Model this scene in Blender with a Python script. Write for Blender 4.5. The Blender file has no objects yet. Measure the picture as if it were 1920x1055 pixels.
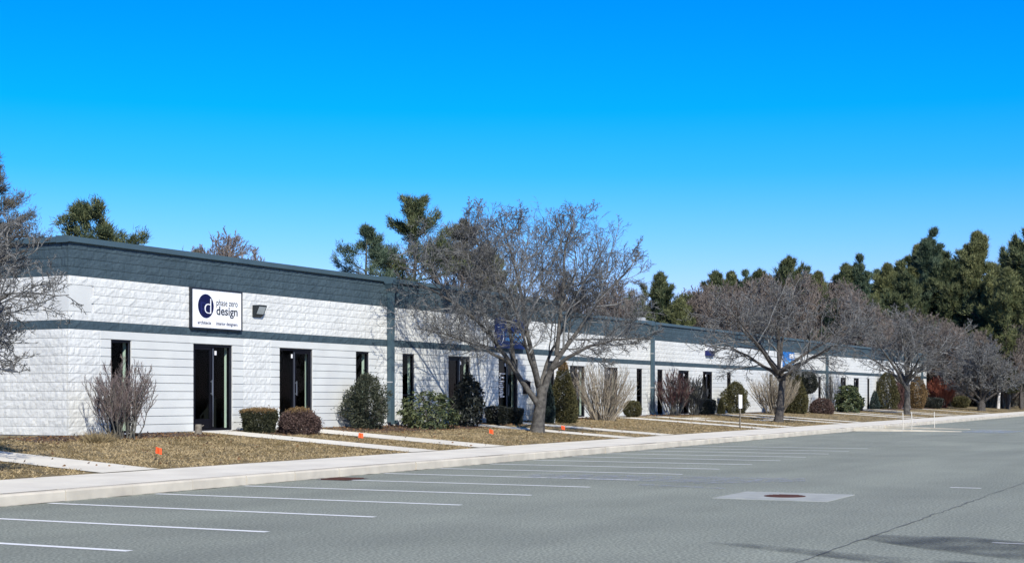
import bpy, math
import numpy as np
from mathutils import Vector, Matrix

SC = bpy.context.scene
COL = SC.collection
rad = math.radians

# ------------------------------------------------------------------ camera, sky, sun, exposure
YAW = math.atan(1460 / 2750)                       # the facade runs along +X, the view turns left of it
FW = np.array([math.cos(YAW), math.sin(YAW), 0.0])
RT = np.array([math.sin(YAW), -math.cos(YAW), 0.0])
cam_d = bpy.data.cameras.new('camera')
cam = bpy.data.objects.new('camera', cam_d)
COL.objects.link(cam)
cam.location = (0, 0, 1.5)
cam.rotation_euler = (rad(90), 0, YAW - rad(90))
cam_d.sensor_width = 36
cam_d.lens = 36 * 2750 / 1920
cam_d.shift_y = (744 - 527.5) / 1920
cam_d.clip_end = 4000
SC.camera = cam

SUN_A, SUN_E = rad(42), rad(36)
W = bpy.data.worlds.new('World'); SC.world = W; W.use_nodes = True
nt = W.node_tree; nt.nodes.clear()
out = nt.nodes.new('ShaderNodeOutputWorld'); bg = nt.nodes.new('ShaderNodeBackground')
sky = nt.nodes.new('ShaderNodeTexSky'); sky.sky_type = 'NISHITA'; sky.sun_disc = False
sky.sun_elevation = SUN_E; sky.sun_rotation = rad(180) + SUN_A
sky.air_density = 1.0; sky.dust_density = 0.25; sky.ozone_density = 2.5
tc = nt.nodes.new('ShaderNodeTexCoord'); sep = nt.nodes.new('ShaderNodeSeparateXYZ')
ramp = nt.nodes.new('ShaderNodeValToRGB'); mul = nt.nodes.new('ShaderNodeMixRGB'); mul.blend_type = 'MULTIPLY'
mul.inputs[0].default_value = 1
el = ramp.color_ramp.elements
el[0].position = 0.0; el[0].color = (0.72, 0.64, 0.96, 1)
el[1].position = 0.28; el[1].color = (0.0, 0.50, 1.16, 1)
for p, c in ((0.055, (0.58, 0.615, 1.0, 1)), (0.105, (0.30, 0.60, 1.04, 1)), (0.15, (0.08, 0.58, 1.08, 1)), (0.19, (0.005, 0.575, 1.12, 1)), (0.5, (0.04, 0.30, 0.72, 1)), (1.0, (0.05, 0.22, 0.54, 1))):
    e_ = el.new(p); e_.color = c
nt.links.new(tc.outputs['Generated'], sep.inputs[0]); nt.links.new(sep.outputs['Z'], ramp.inputs[0])
nt.links.new(sky.outputs[0], mul.inputs[1]); nt.links.new(ramp.outputs[0], mul.inputs[2])
nt.links.new(mul.outputs[0], bg.inputs[0]); nt.links.new(bg.outputs[0], out.inputs[0])
bg.inputs[1].default_value = 0.14

sun_d = bpy.data.lights.new('sun', 'SUN'); sun_d.energy = 4.9; sun_d.angle = rad(0.53); sun_d.color = (1, 0.95, 0.86)
sun = bpy.data.objects.new('sun', sun_d); COL.objects.link(sun)
sun.rotation_euler = Vector((math.sin(SUN_A) * math.cos(SUN_E), math.cos(SUN_A) * math.cos(SUN_E), -math.sin(SUN_E))).to_track_quat('-Z', 'Y').to_euler()
SC.view_settings.view_transform = 'Standard'; SC.view_settings.look = 'None'
SC.view_settings.exposure = 0.24; SC.view_settings.gamma = 1; SC.view_settings.use_curve_mapping = False
SC.render.engine = 'CYCLES'
SC.cycles.max_bounces = 6; SC.cycles.transparent_max_bounces = 8

# ------------------------------------------------------------------ helpers
def mesh(V, F, mi=None, smooth=False):
    """V (n,3); F one (m,k) array or a list of them"""
    V = np.asarray(V, np.float32)
    Fs = F if isinstance(F, (list, tuple)) and len(F) and isinstance(F[0], np.ndarray) and F[0].ndim == 2 else [np.asarray(F)]
    me = bpy.data.meshes.new('mesh')
    idx = np.concatenate([f.ravel() for f in Fs]).astype(np.int32)
    tot = np.concatenate([np.full(len(f), f.shape[1]) for f in Fs]).astype(np.int32)
    st = np.concatenate([[0], np.cumsum(tot)[:-1]]).astype(np.int32)
    me.vertices.add(len(V)); me.vertices.foreach_set('co', V.ravel())
    me.loops.add(len(idx)); me.loops.foreach_set('vertex_index', idx)
    me.polygons.add(len(tot)); me.polygons.foreach_set('loop_start', st); me.polygons.foreach_set('loop_total', tot)
    if mi is not None: me.polygons.foreach_set('material_index', np.asarray(mi, np.int32))
    me.polygons.foreach_set('use_smooth', np.full(len(tot), bool(smooth)))
    me.update(calc_edges=True); me.validate()
    return me

def obj(name, me, m=None, parent=None, loc=(0, 0, 0), rz=0.0, scale=None):
    o = bpy.data.objects.new(name, me); COL.objects.link(o)
    me_name = name
    if me is not None:
        if me.name.startswith('mesh'): me.name = me_name
        if m is not None and len(me.materials) == 0:
            for k in (m if isinstance(m, (list, tuple)) else [m]): me.materials.append(k)
    o.location = loc; o.rotation_euler = (0, 0, rz)
    if scale is not None: o.scale = scale
    if parent is not None: o.parent = parent
    return o

def thing(name, label, cat, loc=(0, 0, 0), rz=0.0, group=None, me=None, m=None):
    o = obj(name, me, m, None, loc, rz)
    o['label'] = label; o['category'] = cat
    if group: o['group'] = group
    return o

def dup(root, loc, rz, label, group=None, scale=None):
    r = root.copy(); COL.objects.link(r); r.location = loc; r.rotation_euler = (0, 0, rz); r['label'] = label
    if group: r['group'] = group
    if scale is not None: r.scale = scale
    for ch in list(root.children):
        c = ch.copy(); COL.objects.link(c); c.parent = r
        for g in list(ch.children):
            d = g.copy(); COL.objects.link(d); d.parent = c
    return r

def structure(o, kind='structure'):
    o['kind'] = kind; return o

class MB:
    """collects boxes and polygons into one mesh"""
    def __init__(s): s.v = []; s.f = []; s.m = []; s.n = 0
    def add(s, V, F, mi=0):
        for f in F: s.f.append([i + s.n for i in f]); s.m.append(mi)
        s.v.extend([tuple(p) for p in V]); s.n += len(V)
    def box(s, x0, x1, y0, y1, z0, z1, mi=0):
        s.add([(x0, y0, z0), (x1, y0, z0), (x1, y1, z0), (x0, y1, z0), (x0, y0, z1), (x1, y0, z1), (x1, y1, z1), (x0, y1, z1)],
              [(0, 3, 2, 1), (4, 5, 6, 7), (0, 1, 5, 4), (1, 2, 6, 5), (2, 3, 7, 6), (3, 0, 4, 7)], mi)
    def disc(s, c, r, n, ax='y', h=.01, mi=0):
        pts = []
        for hh in (0, h):
            for k in range(n):
                a = 2 * math.pi * k / n
                if ax == 'y': pts.append((c[0] + r * math.cos(a), c[1] + hh, c[2] + r * math.sin(a)))
                else: pts.append((c[0] + r * math.cos(a), c[1] + r * math.sin(a), c[2] + hh))
        s.add(pts, [tuple(range(n))[::-1], tuple(range(n, 2 * n))] + [(k, (k + 1) % n, n + (k + 1) % n, n + k) for k in range(n)], mi)
    def me(s):
        me = bpy.data.meshes.new('mesh'); me.from_pydata(s.v, [], s.f); me.polygons.foreach_set('material_index', s.m); me.update(); return me

def nrm(a): return a / np.maximum(np.linalg.norm(a, axis=-1, keepdims=True), 1e-9)

def tubes(P, R, k=3):
    B, n, _ = P.shape
    T = nrm(np.gradient(P, axis=1)); m = nrm(T.mean(axis=1))
    ref = np.where(np.abs(m[:, 2:3]) < .8, np.array([[0, 0, 1.]]), np.array([[1., .2, 0]]))[:, None, :]
    U = nrm(np.cross(T, np.broadcast_to(ref, T.shape))); Wv = np.cross(T, U)
    a = 2 * np.pi * np.arange(k) / k
    V = P[:, :, None] + R[:, :, None, None] * (np.cos(a)[:, None] * U[:, :, None] + np.sin(a)[:, None] * Wv[:, :, None])
    b = np.arange(B)[:, None, None] * n * k; i = np.arange(n - 1)[None, :, None] * k; j = np.arange(k)[None, None, :]; j2 = (j + 1) % k
    F = np.stack([b + i + j, b + i + j2, b + i + k + j2, b + i + k + j], -1).reshape(-1, 4)
    return V.reshape(-1, 3), F

def join(parts):
    Vs, Fs, n = [], [], 0
    for V, F in parts:
        Vs.append(V); Fs.append(F + n); n += len(V)
    return np.concatenate(Vs), np.concatenate(Fs)

def resample(pts, n, rng=None, wob=0):
    pts = np.asarray(pts, float); t = np.linspace(0, len(pts) - 1, n)
    out = np.stack([np.interp(t, np.arange(len(pts)), pts[:, k]) for k in range(3)], -1)
    for _ in range(2): out[1:-1] = .25 * out[:-2] + .5 * out[1:-1] + .25 * out[2:]
    if rng is not None and wob: out[1:-1] += rng.normal(0, wob, out[1:-1].shape)
    return out

def grow(rng, P, R, nc, t0, t1, ang, ratio, n, rr, wig, up, env=None, minr=.004, taper=.3, flat=1.0):
    B, m, _ = P.shape
    t = t0 + (t1 - t0) * (np.arange(nc)[None] + rng.random((B, nc))) / nc
    f = np.clip(t * (m - 1), 0, m - 1.001); i = f.astype(int); fr = (f - i)[..., None]; bi = np.arange(B)[:, None]
    pos = P[bi, i] * (1 - fr) + P[bi, i + 1] * fr; tan = nrm(P[bi, i + 1] - P[bi, i])
    L = np.linalg.norm(np.diff(P, axis=1), axis=2).sum(1)[:, None]
    r0 = R[bi, i] * (1 - fr[..., 0]) + R[bi, i + 1] * fr[..., 0]
    v = rng.normal(size=pos.shape); v[..., 2] *= flat; v -= (v * tan).sum(-1, keepdims=True) * tan; v = nrm(v)
    a = (ang * (1 + .3 * rng.normal(size=(B, nc))))[..., None]
    d = tan * np.cos(a) + v * np.sin(a); d[..., 2] += up; d = nrm(d)
    ln = (L * ratio * (1 - .5 * t) * rng.uniform(.65, 1.3, (B, nc)))[..., None]
    pts = [pos]; 
    for s in range(n - 1):
        d = d + rng.normal(0, wig, d.shape); d[..., 2] += up * .25; d = nrm(d); pts.append(pts[-1] + d * ln / (n - 1))
    Q = np.stack(pts, 2).reshape(B * nc, n, 3)
    r0 = np.maximum(r0.reshape(-1) * rr, minr)
    if env is not None:
        s0 = Q[:, :1]; keep = env(Q[:, 0]) < 1.02; fac = np.full(len(Q), .18); done = np.zeros(len(Q), bool)
        for q in (1, .8, .62, .48, .34, .22):
            ok = (env(Q[:, 0] + (Q[:, -1] - Q[:, 0]) * q) < rng.uniform(.84, 1.12, len(Q))) & ~done
            fac[ok] = q; done |= ok
        Q = s0 + (Q - s0) * fac[:, None, None]; Q = Q[keep]; r0 = r0[keep]
    Rr = r0[:, None] * np.linspace(1, taper, n)[None]
    return Q, Rr

def leaves(rng, C, D, L, Wd, fold=.12):
    N = len(C); D = nrm(D); s = nrm(np.cross(D, rng.normal(size=(N, 3)))); nn = np.cross(D, s)
    L = L * rng.uniform(.65, 1.3, (N, 1)); Wd = Wd * rng.uniform(.7, 1.2, (N, 1))
    mid = C + D * L * .5 + nn * L * fold
    V = np.stack([C, mid + s * Wd * .5, C + D * L, mid - s * Wd * .5], 1).reshape(-1, 3)
    return V, np.arange(4 * N).reshape(-1, 4)

def blades(rng, C, D, L, Wd):
    N = len(C); D = nrm(D); s = nrm(np.cross(D, rng.normal(size=(N, 3)))); L = L * rng.uniform(.6, 1.25, (N, 1))
    V = np.stack([C - s * Wd * .5, C + s * Wd * .5, C + D * L], 1).reshape(-1, 3)
    return V, np.arange(3 * N).reshape(-1, 3)

# ------------------------------------------------------------------ materials
def mat(name, c1, c2=None, rough=.85, scale=3.0, bump=0.0, bscale=60.0, island=0.0, metal=0.0, spec=.3, detail=6.0, coord='pos', mixpos=(.35, .68)):
    m = bpy.data.materials.new(name); m.use_nodes = True; t = m.node_tree; b = t.nodes['Principled BSDF']
    b.inputs['Roughness'].default_value = rough; b.inputs['Metallic'].default_value = metal
    b.inputs['Specular IOR Level'].default_value = spec
    if c2 is None: c2 = tuple(x * .8 for x in c1)
    geo = t.nodes.new('ShaderNodeNewGeometry')
    no = t.nodes.new('ShaderNodeTexNoise'); no.inputs['Scale'].default_value = scale; no.inputs['Detail'].default_value = detail
    t.links.new(geo.outputs['Position'], no.inputs['Vector'])
    cr = t.nodes.new('ShaderNodeValToRGB'); e = cr.color_ramp.elements
    e[0].position, e[1].position = mixpos; e[0].color = (*c1, 1); e[1].color = (*c2, 1)
    src = no.outputs['Fac']
    if island:
        mx = t.nodes.new('ShaderNodeMath'); mx.operation = 'MULTIPLY_ADD'
        mx.inputs[1].default_value = island; t.links.new(geo.outputs['Random Per Island'], mx.inputs[0])
        sb = t.nodes.new('ShaderNodeMath'); sb.operation = 'SUBTRACT'; sb.inputs[1].default_value = island * .5
        t.links.new(no.outputs['Fac'], sb.inputs[0]); t.links.new(sb.outputs[0], mx.inputs[2]); src = mx.outputs[0]
    t.links.new(src, cr.inputs[0]); t.links.new(cr.outputs[0], b.inputs['Base Color'])
    if bump:
        bn = t.nodes.new('ShaderNodeTexNoise'); bn.inputs['Scale'].default_value = bscale; bn.inputs['Detail'].default_value = 8
        t.links.new(geo.outputs['Position'], bn.inputs['Vector'])
        bp = t.nodes.new('ShaderNodeBump'); bp.inputs['Strength'].default_value = 1; bp.inputs['Distance'].default_value = bump
        t.links.new(bn.outputs['Fac'], bp.inputs['Height']); t.links.new(bp.outputs[0], b.inputs['Normal'])
    return m

M = {}
M['white_split'] = mat('white painted split block', (.655, .665, .635), (.58, .59, .565), .8, 1.3, .02, 11, spec=.2)
M['white_smooth'] = mat('white painted smooth block', (.625, .64, .61), (.57, .582, .56), .7, 1.6, .002, 40, spec=.25)
M['white_core'] = mat('white painted joints', (.62, .62, .61), None, .85)
M['slate_split'] = mat('slate painted split block', (.054, .085, .103), (.040, .066, .082), .75, 2.0, .022, 11, spec=.3)
M['slate_core'] = mat('slate painted joints', (.04, .066, .08), None, .8)
M['slate_metal'] = mat('slate painted metal', (.06, .10, .12), (.05, .085, .105), .45, 1.2, spec=.45)
M['black_metal'] = mat('black anodised metal', (.004, .004, .007), (.006, .006, .010), .5, 2, spec=.2)
M['dark_metal'] = mat('dark bronze metal', (.018, .024, .028), None, .5)
M['bright_metal'] = mat('satin metal', (.35, .37, .4), None, .35, 2, metal=.8)
M['roof'] = mat('grey roof membrane', (.3, .3, .3), None, .9)
M['unit'] = mat('pale sheet metal', (.42, .43, .42), (.36, .37, .37), .5)
M['reveal'] = mat('pale green plaster', (.74, .78, .72), (.7, .74, .69), .8)
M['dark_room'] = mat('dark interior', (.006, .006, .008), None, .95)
M['sign_white'] = mat('white sign face', (.86, .87, .88), (.82, .84, .86), .4)
M['navy'] = mat('navy ink', (.004, .005, .05), (.004, .005, .045), .5)
M['navy2'] = mat('lighter navy ink', (.012, .016, .10), None, .5)
M['navy_panel'] = mat('navy sign panel', (.006, .022, .115), (.005, .018, .10), .4)
M['ink'] = mat('charcoal ink', (.02, .025, .035), None, .5)
M['blue'] = mat('blue sign face', (.02, .17, .5), (.02, .14, .42), .4)
M['skyblue'] = mat('light blue ink', (.16, .42, .75), None, .5)
M['white'] = mat('white plastic', (.8, .8, .8), (.76, .77, .78), .5)
M['lens'] = mat('frosted lens', (.4, .44, .44), None, .3)
M['bark'] = mat('grey bark', (.12, .112, .098), (.04, .037, .034), .75, 8, .03, 30)
M['bark2'] = mat('dark bark', (.10, .09, .08), (.04, .037, .034), .95, 9, .03, 30)
M['twig'] = mat('grey brown twigs', (.20, .20, .192), (.058, .058, .056), .9, 4, island=.5)  # random pale and dark tones stand in for highlights and shadowed sides
M['twig_far'] = mat('brown twigs', (.22, .185, .16), (.09, .075, .066), .9, 1.2, island=.5)
M['red_twig'] = mat('reddish twigs', (.16, .085, .075), (.075, .045, .042), .9, 3, island=.6)
M['dull_twig'] = mat('dull red tipped twigs', (.26, .205, .185), (.10, .08, .075), .9, 3, island=.6)
M['rust_twig'] = mat('rust twigs', (.42, .14, .08), (.24, .085, .055), .9, 3, island=.6)
M['tan_twig'] = mat('tan stems', (.38, .33, .25), (.20, .17, .13), .9, 3, island=.7)
M['olive_twig'] = mat('olive grey stems', (.15, .145, .12), (.075, .07, .06), .9, 3, island=.6)
M['birch'] = mat('white birch bark', (.62, .6, .56), (.4, .38, .35), .85, 6)
M['pine'] = mat('pine needles', (.026, .046, .022), (.135, .15, .065), .7, .5, island=.6)  # deep green for shade and yellow-olive for sun, mixed into the needle colour
M['pine_blue'] = mat('blue green needles', (.028, .056, .036), (.13, .17, .10), .7, .5, island=.6)  # same shade-to-sunlit spread put into the colour
M['pine_yellow'] = mat('yellow green needles', (.06, .078, .030), (.19, .20, .085), .7, .4, island=.6)  # brighter end paints in sunlit needles, darker end shaded ones
M['larch'] = mat('dull brown green needles', (.075, .08, .06), (.14, .125, .1), .8, 1.1, island=.6)
M['yew'] = mat('yew needles', (.016, .025, .016), (.07, .075, .045), .7, 5, island=.8)
M['rhodo'] = mat('leathery leaves', (.024, .04, .018), (.105, .12, .05), .5, 5, island=.9, spec=.3)
M['rhodo_dark'] = mat('dark leathery leaves', (.008, .012, .010), (.032, .036, .024), .5, 5, island=.8, spec=.45)
M['hedge'] = mat('clipped hedge leaves', (.016, .022, .012), (.058, .06, .03), .7, 5, island=.8)
M['hedge_brown'] = mat('purplish brown hedge leaves', (.05, .032, .028), (.13, .085, .07), .75, 6, island=.9)
M['hedge_top'] = mat('winter browned leaves', (.14, .085, .035), (.22, .15, .07), .75, 6, island=.8)
M['cedar'] = mat('olive cedar sprays', (.04, .042, .018), (.10, .09, .035), .75, 4, island=.7)
M['cedar_blue'] = mat('blue green cedar sprays', (.02, .034, .03), (.05, .075, .065), .75, 4, island=.7)
M['grass'] = mat('dormant grass blades', (.15, .11, .046), (.44, .34, .19), .9, 1.3, island=.55, mixpos=(.36, .62))
M['straw'] = mat('dry straw', (.34, .27, .15), (.22, .17, .09), .9, 5, island=.8)
M['lawn'] = mat('dormant lawn', (.28, .22, .12), (.10, .08, .04), .95, 1.6, .04, 14, detail=10)
M['ground'] = mat('far dry ground', (.22, .17, .10), (.14, .11, .07), .95, .15)
M['mulch'] = mat('brown bark mulch', (.13, .085, .06), (.06, .038, .028), .95, 7, .05, 30)
M['kerb'] = mat('concrete kerb', (.60, .55, .45), (.46, .42, .345), .9, 2.2, .006, 90, detail=9)
M['walk'] = mat('concrete pavement', (.78, .74, .63), (.66, .625, .535), .9, 1.1, .003, 120, detail=9)
M['collar'] = mat('pale concrete collar', (.42, .435, .40), (.33, .345, .32), .9, 3, .004, 90)
M['iron'] = mat('rusty cast iron', (.11, .045, .03), (.07, .035, .028), .8, 20, .004, 60)
M['grate'] = mat('dark iron grate', (.03, .02, .02), (.06, .035, .03), .8, 20)
M['line'] = mat('white road paint', (.84, .85, .83), (.45, .48, .47), .75, 9, mixpos=(.56, .82), detail=10)
M['orange'] = mat('fluorescent orange vinyl', (.95, .13, .03), (.9, .11, .03), .6)
M['seam'] = mat('dirty seam', (.09, .10, .10), (.2, .21, .2), .9, .5)
M['wire'] = mat('rusted wire', (.16, .1, .07), None, .6)
M['wood'] = mat('weathered wood', (.22, .2, .16), (.12, .10, .08), .9, 14)
M['stake'] = mat('pale fibreglass stake', (.72, .68, .58), (.6, .56, .48), .6)

def worn(name, col, lo, hi, scale):
    m = mat(name, col, None, .8); t = m.node_tree; b = t.nodes['Principled BSDF']; o = t.nodes['Material Output']
    tr = t.nodes.new('ShaderNodeBsdfTransparent'); mx = t.nodes.new('ShaderNodeMixShader'); n = t.nodes.new('ShaderNodeTexNoise')
    n.inputs['Scale'].default_value = scale; n.inputs['Detail'].default_value = 10
    geo = t.nodes.new('ShaderNodeNewGeometry'); t.links.new(geo.outputs['Position'], n.inputs['Vector'])
    r = t.nodes.new('ShaderNodeValToRGB'); r.color_ramp.elements[0].position = lo; r.color_ramp.elements[1].position = hi
    r.color_ramp.elements[1].color = (.62, .62, .62, 1)
    t.links.new(n.outputs['Fac'], r.inputs[0]); t.links.new(r.outputs[0], mx.inputs[0])
    t.links.new(tr.outputs[0], mx.inputs[1]); t.links.new(b.outputs[0], mx.inputs[2]); t.links.new(mx.outputs[0], o.inputs[0])
    return m
M['worn_paint'] = worn('worn pale paint', (.44, .47, .52), .40, .70, 5)
M['worn_line'] = worn('worn white paint', (.7, .72, .72), .36, .6, 6)
M['worn_blue'] = worn('worn blue and white paint', (.45, .54, .66), .38, .66, 5)
M['tar'] = worn('dark tyre marks', (.05, .056, .062), .34, .72, 1.3)

def glass_mat():
    m = bpy.data.materials.new('tinted glass'); m.use_nodes = True; t = m.node_tree; t.nodes.clear()
    o = t.nodes.new('ShaderNodeOutputMaterial'); tr = t.nodes.new('ShaderNodeBsdfTransparent'); gl = t.nodes.new('ShaderNodeBsdfGlossy')
    tr.inputs[0].default_value = (.88, .93, .90, 1); gl.inputs['Roughness'].default_value = .02; gl.inputs[0].default_value = (.8, .8, .85, 1)
    fr = t.nodes.new('ShaderNodeFresnel'); fr.inputs[0].default_value = 1.09; mx = t.nodes.new('ShaderNodeMixShader')
    t.links.new(fr.outputs[0], mx.inputs[0]); t.links.new(tr.outputs[0], mx.inputs[1]); t.links.new(gl.outputs[0], mx.inputs[2]); t.links.new(mx.outputs[0], o.inputs[0])
    return m
M['glass'] = glass_mat()

def asphalt_mat():
    m = mat('weathered asphalt', (.286, .304, .256), (.236, .253, .214), .92, .35, .006, 160, detail=8); t = m.node_tree; b = t.nodes['Principled BSDF']
    geo = next(n for n in t.nodes if n.type == 'NEW_GEOMETRY'); cr = next(n for n in t.nodes if n.type == 'VALTORGB')
    sp = t.nodes.new('ShaderNodeTexNoise'); sp.inputs['Scale'].default_value = 32; sp.inputs['Detail'].default_value = 5
    t.links.new(geo.outputs['Position'], sp.inputs['Vector'])
    r2 = t.nodes.new('ShaderNodeValToRGB'); r2.color_ramp.elements[0].position = .34; r2.color_ramp.elements[1].position = .68
    r2.color_ramp.elements[0].color = (.55, .56, .58, 1); r2.color_ramp.elements[1].color = (1.42, 1.42, 1.38, 1)
    t.links.new(sp.outputs['Fac'], r2.inputs[0])
    m1 = t.nodes.new('ShaderNodeMixRGB'); m1.blend_type = 'MULTIPLY'; m1.inputs[0].default_value = 1
    t.links.new(cr.outputs[0], m1.inputs[1]); t.links.new(r2.outputs[0], m1.inputs[2])
    # broad worn drive lane and long tyre tracks along the lot
    mp = t.nodes.new('ShaderNodeMapping'); mp.inputs['Scale'].default_value = (.09, .55, 1)
    t.links.new(geo.outputs['Position'], mp.inputs['Vector'])
    tn = t.nodes.new('ShaderNodeTexNoise'); tn.inputs['Scale'].default_value = 1.3; tn.inputs['Detail'].default_value = 6
    t.links.new(mp.outputs[0], tn.inputs['Vector'])
    r3 = t.nodes.new('ShaderNodeValToRGB'); r3.color_ramp.elements[0].position = .3; r3.color_ramp.elements[1].position = .7
    r3.color_ramp.elements[0].color = (.9, .9, .9, 1); r3.color_ramp.elements[1].color = (1.1, 1.1, 1.08, 1)
    t.links.new(tn.outputs['Fac'], r3.inputs[0])
    m2 = t.nodes.new('ShaderNodeMixRGB'); m2.blend_type = 'MULTIPLY'; m2.inputs[0].default_value = 1
    t.links.new(m1.outputs[0], m2.inputs[1]); t.links.new(r3.outputs[0], m2.inputs[2]); t.links.new(m2.outputs[0], b.inputs['Base Color'])
    return m
M['asphalt'] = asphalt_mat()

# ------------------------------------------------------------------ ground: kerb frame s (along), w (towards the building)
KA = rad(1.63); KE = np.array([math.cos(KA), math.sin(KA)]); KN = np.array([-math.sin(KA), math.cos(KA)]); K0 = np.array([14.5, 15.6])
def k2w(s, w): return K0[0] + s * KE[0] + w * KN[0], K0[1] + s * KE[1] + w * KN[1]
def w2k(x, y): return (x - K0[0]) * KE[0] + (y - K0[1]) * KE[1], (x - K0[0]) * KN[0] + (y - K0[1]) * KN[1]
def wz(w):
    w = np.asarray(w, float)
    return np.where(w < 2.25, .165 + .035 * np.clip(w, 0, None) / 2.25, .2 + .4 * np.clip((w - 2.25) / 6, 0, 1))
def gz(x, y): return float(wz(w2k(x, y)[1]))

def sheet(name, S, Wr, off, m, parent=None, kind='structure', jig=None):
    S = np.asarray(S, float); Wr = np.asarray(Wr, float); s, w = np.meshgrid(S, Wr, indexing='ij')
    if jig is not None: s, w = jig(s, w)
    x, y = k2w(s, w); V = np.stack([x, y, wz(w) + off], -1).reshape(-1, 3)
    a = (np.arange(len(S) - 1)[:, None] * len(Wr) + np.arange(len(Wr) - 1)[None]).ravel()
    o = obj(name, mesh(V, np.stack([a, a + len(Wr), a + len(Wr) + 1, a + 1], -1)), m, parent)
    if parent is None: structure(o, kind)
    return o

g = MB(); g.add([(-900, -900, -.06), (1800, -900, -.06), (1800, 1800, -.06), (-900, 1800, -.06)], [(0, 1, 2, 3)])
structure(obj('ground', g.me(), M['ground']))
WROWS = np.concatenate([np.arange(2.25, 8.3, .25), np.arange(8.5, 13, .5), [16, 22, 34, 60, 110, 240]])
sheet('lawn', np.arange(-60, 330, 1.0), WROWS, 0, M['lawn'])
g = MB(); p = [k2w(-60, .02), k2w(230, .02), k2w(230, -75), k2w(-60, -75)]
g.add([(a, b, 0) for a, b in p], [(0, 3, 2, 1)]); structure(obj('parking_lot', g.me(), M['asphalt']))
sheet('sidewalk', np.arange(-40, 231, 1.5), [.16, .8, 1.5, 2.25], .001, M['walk'])

# kerb stones on a buried footing
kerb = MB(); kerb.box(0, 260, .02, .15, -.3, .12); kerb = structure(obj('kerb', kerb.me(), M['kerb'], None, (*k2w(-30, 0), 0), KA))
def chamfer_box(L, D, H, c):
    yz = [(0, -.05), (0, H - c), (c * .4, H - c * .25), (c, H), (D, H), (D, -.05)]
    V = [(x, y, z) for x in (0, L) for y, z in yz]; n = 6
    F = [tuple(range(n)), tuple(range(2 * n - 1, n - 1, -1))] + [(k, n + k, n + (k + 1) % n, (k + 1) % n) for k in range(n)]
    b = MB(); b.add(V, F); return b.me()
kme = chamfer_box(1.425, .17, .165, .03); kme.materials.append(M['kerb']); kme.name = 'kerb_stone'
rk = np.random.default_rng(3)
for i in range(118):
    o = obj('kerb_stone', kme, None, kerb, (24.0 + i * 1.44, rk.normal(0, .006), rk.normal(0, .004)), rk.normal(0, .002))

M['gutter'] = worn('gutter dirt', (.05, .042, .035), .42, .62, 3.5)
rg_ = np.random.default_rng(31); S_ = np.arange(-20, 130, .4); q_ = rg_.uniform(.05, .16, len(S_)); b_ = MB()
V_ = [(*k2w(a, -.002), .007) for a in S_] + [(*k2w(a, -q), .007) for a, q in zip(S_, q_)]
b_.add(V_, [(i, len(S_) + i, len(S_) + i + 1, i + 1) for i in range(len(S_) - 1)]); structure(obj('gutter_dirt', b_.me(), M['gutter']))

def flat(name, quad, z, m, kind='structure', **kw):
    b = MB(); b.add([(x, y, z) for x, y in quad], [tuple(range(len(quad)))]); o = obj(name, b.me(), m)
    if kind: structure(o, kind)
    return o

# painted stall lines
xs = [10.72 - 2.27, 10.72] + [12.98 + 2.27 * i for i in range(40)]
for i, x in enumerate(xs):
    s0 = x - 14.5
    if s0 > 48.5 and s0 < 57: continue
    w0, w1 = (-.12, -5.5); q = []
    for s, w in ((s0 - .06, w0), (s0 + .06, w0), (s0 + .06, w1), (s0 - .06, w1)): q.append(k2w(s, w))
    flat('parking_line', q, .004, M['line'] if x < 44 else M['worn_line'])
for x, y0, y1 in ((15.68, -3.2, 2.72), (24.95, 4.5, 5.0), (18.0, -3.2, .6), (20.3, -3.2, .4)):
    flat('parking_line', [(x - .05, y0), (x + .05, y0), (x + .05, y1), (x - .05, y1)], .004, M['line'])
flat('worn_marking', [(24.4, 12.9), (24.0, 8.9), (25.4, 7.6), (26.4, 7.9), (25.6, 13.0)], .008, M['worn_paint'])
flat('worn_marking', [(23.0, 9.8), (22.7, 8.2), (23.0, 8.2), (23.4, 9.9)], .008, M['worn_paint'])
# dark tyre marks and a straight seam with ravelled edge
flat('tyre_mark', [(15.9, 4.0), (16.1, 3.0), (14.9, .6), (13.6, 1.4), (14.7, 3.2), (15.4, 4.0)], .012, M['tar'])
flat('tyre_mark', [(14.35, 4.9), (14.25, 5.3), (13.2, 3.2), (13.0, 1.4), (13.5, 1.7), (13.8, 3.4)], .012, M['tar'])
flat('tyre_mark', [(16.5, 1.9), (17.2, 1.7), (17.4, .3), (16.6, .2)], .012, M['tar'])
rs = np.random.default_rng(5); sx = np.arange(9, 70, .25); b = MB()
mid = 3.96 + .011 * (sx - 13) + rs.normal(0, .018, len(sx)); hw = rs.uniform(.003, .014, len(sx))
V = [(x, y - h, .006) for x, y, h in zip(sx, mid, hw)] + [(x, y + h, .006) for x, y, h in zip(sx, mid, hw)]; n = len(sx)
b.add(V, [(i, i + 1, n + i + 1, n + i) for i in range(n - 1)]); structure(obj('pavement_seam', b.me(), M['seam']))

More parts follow.
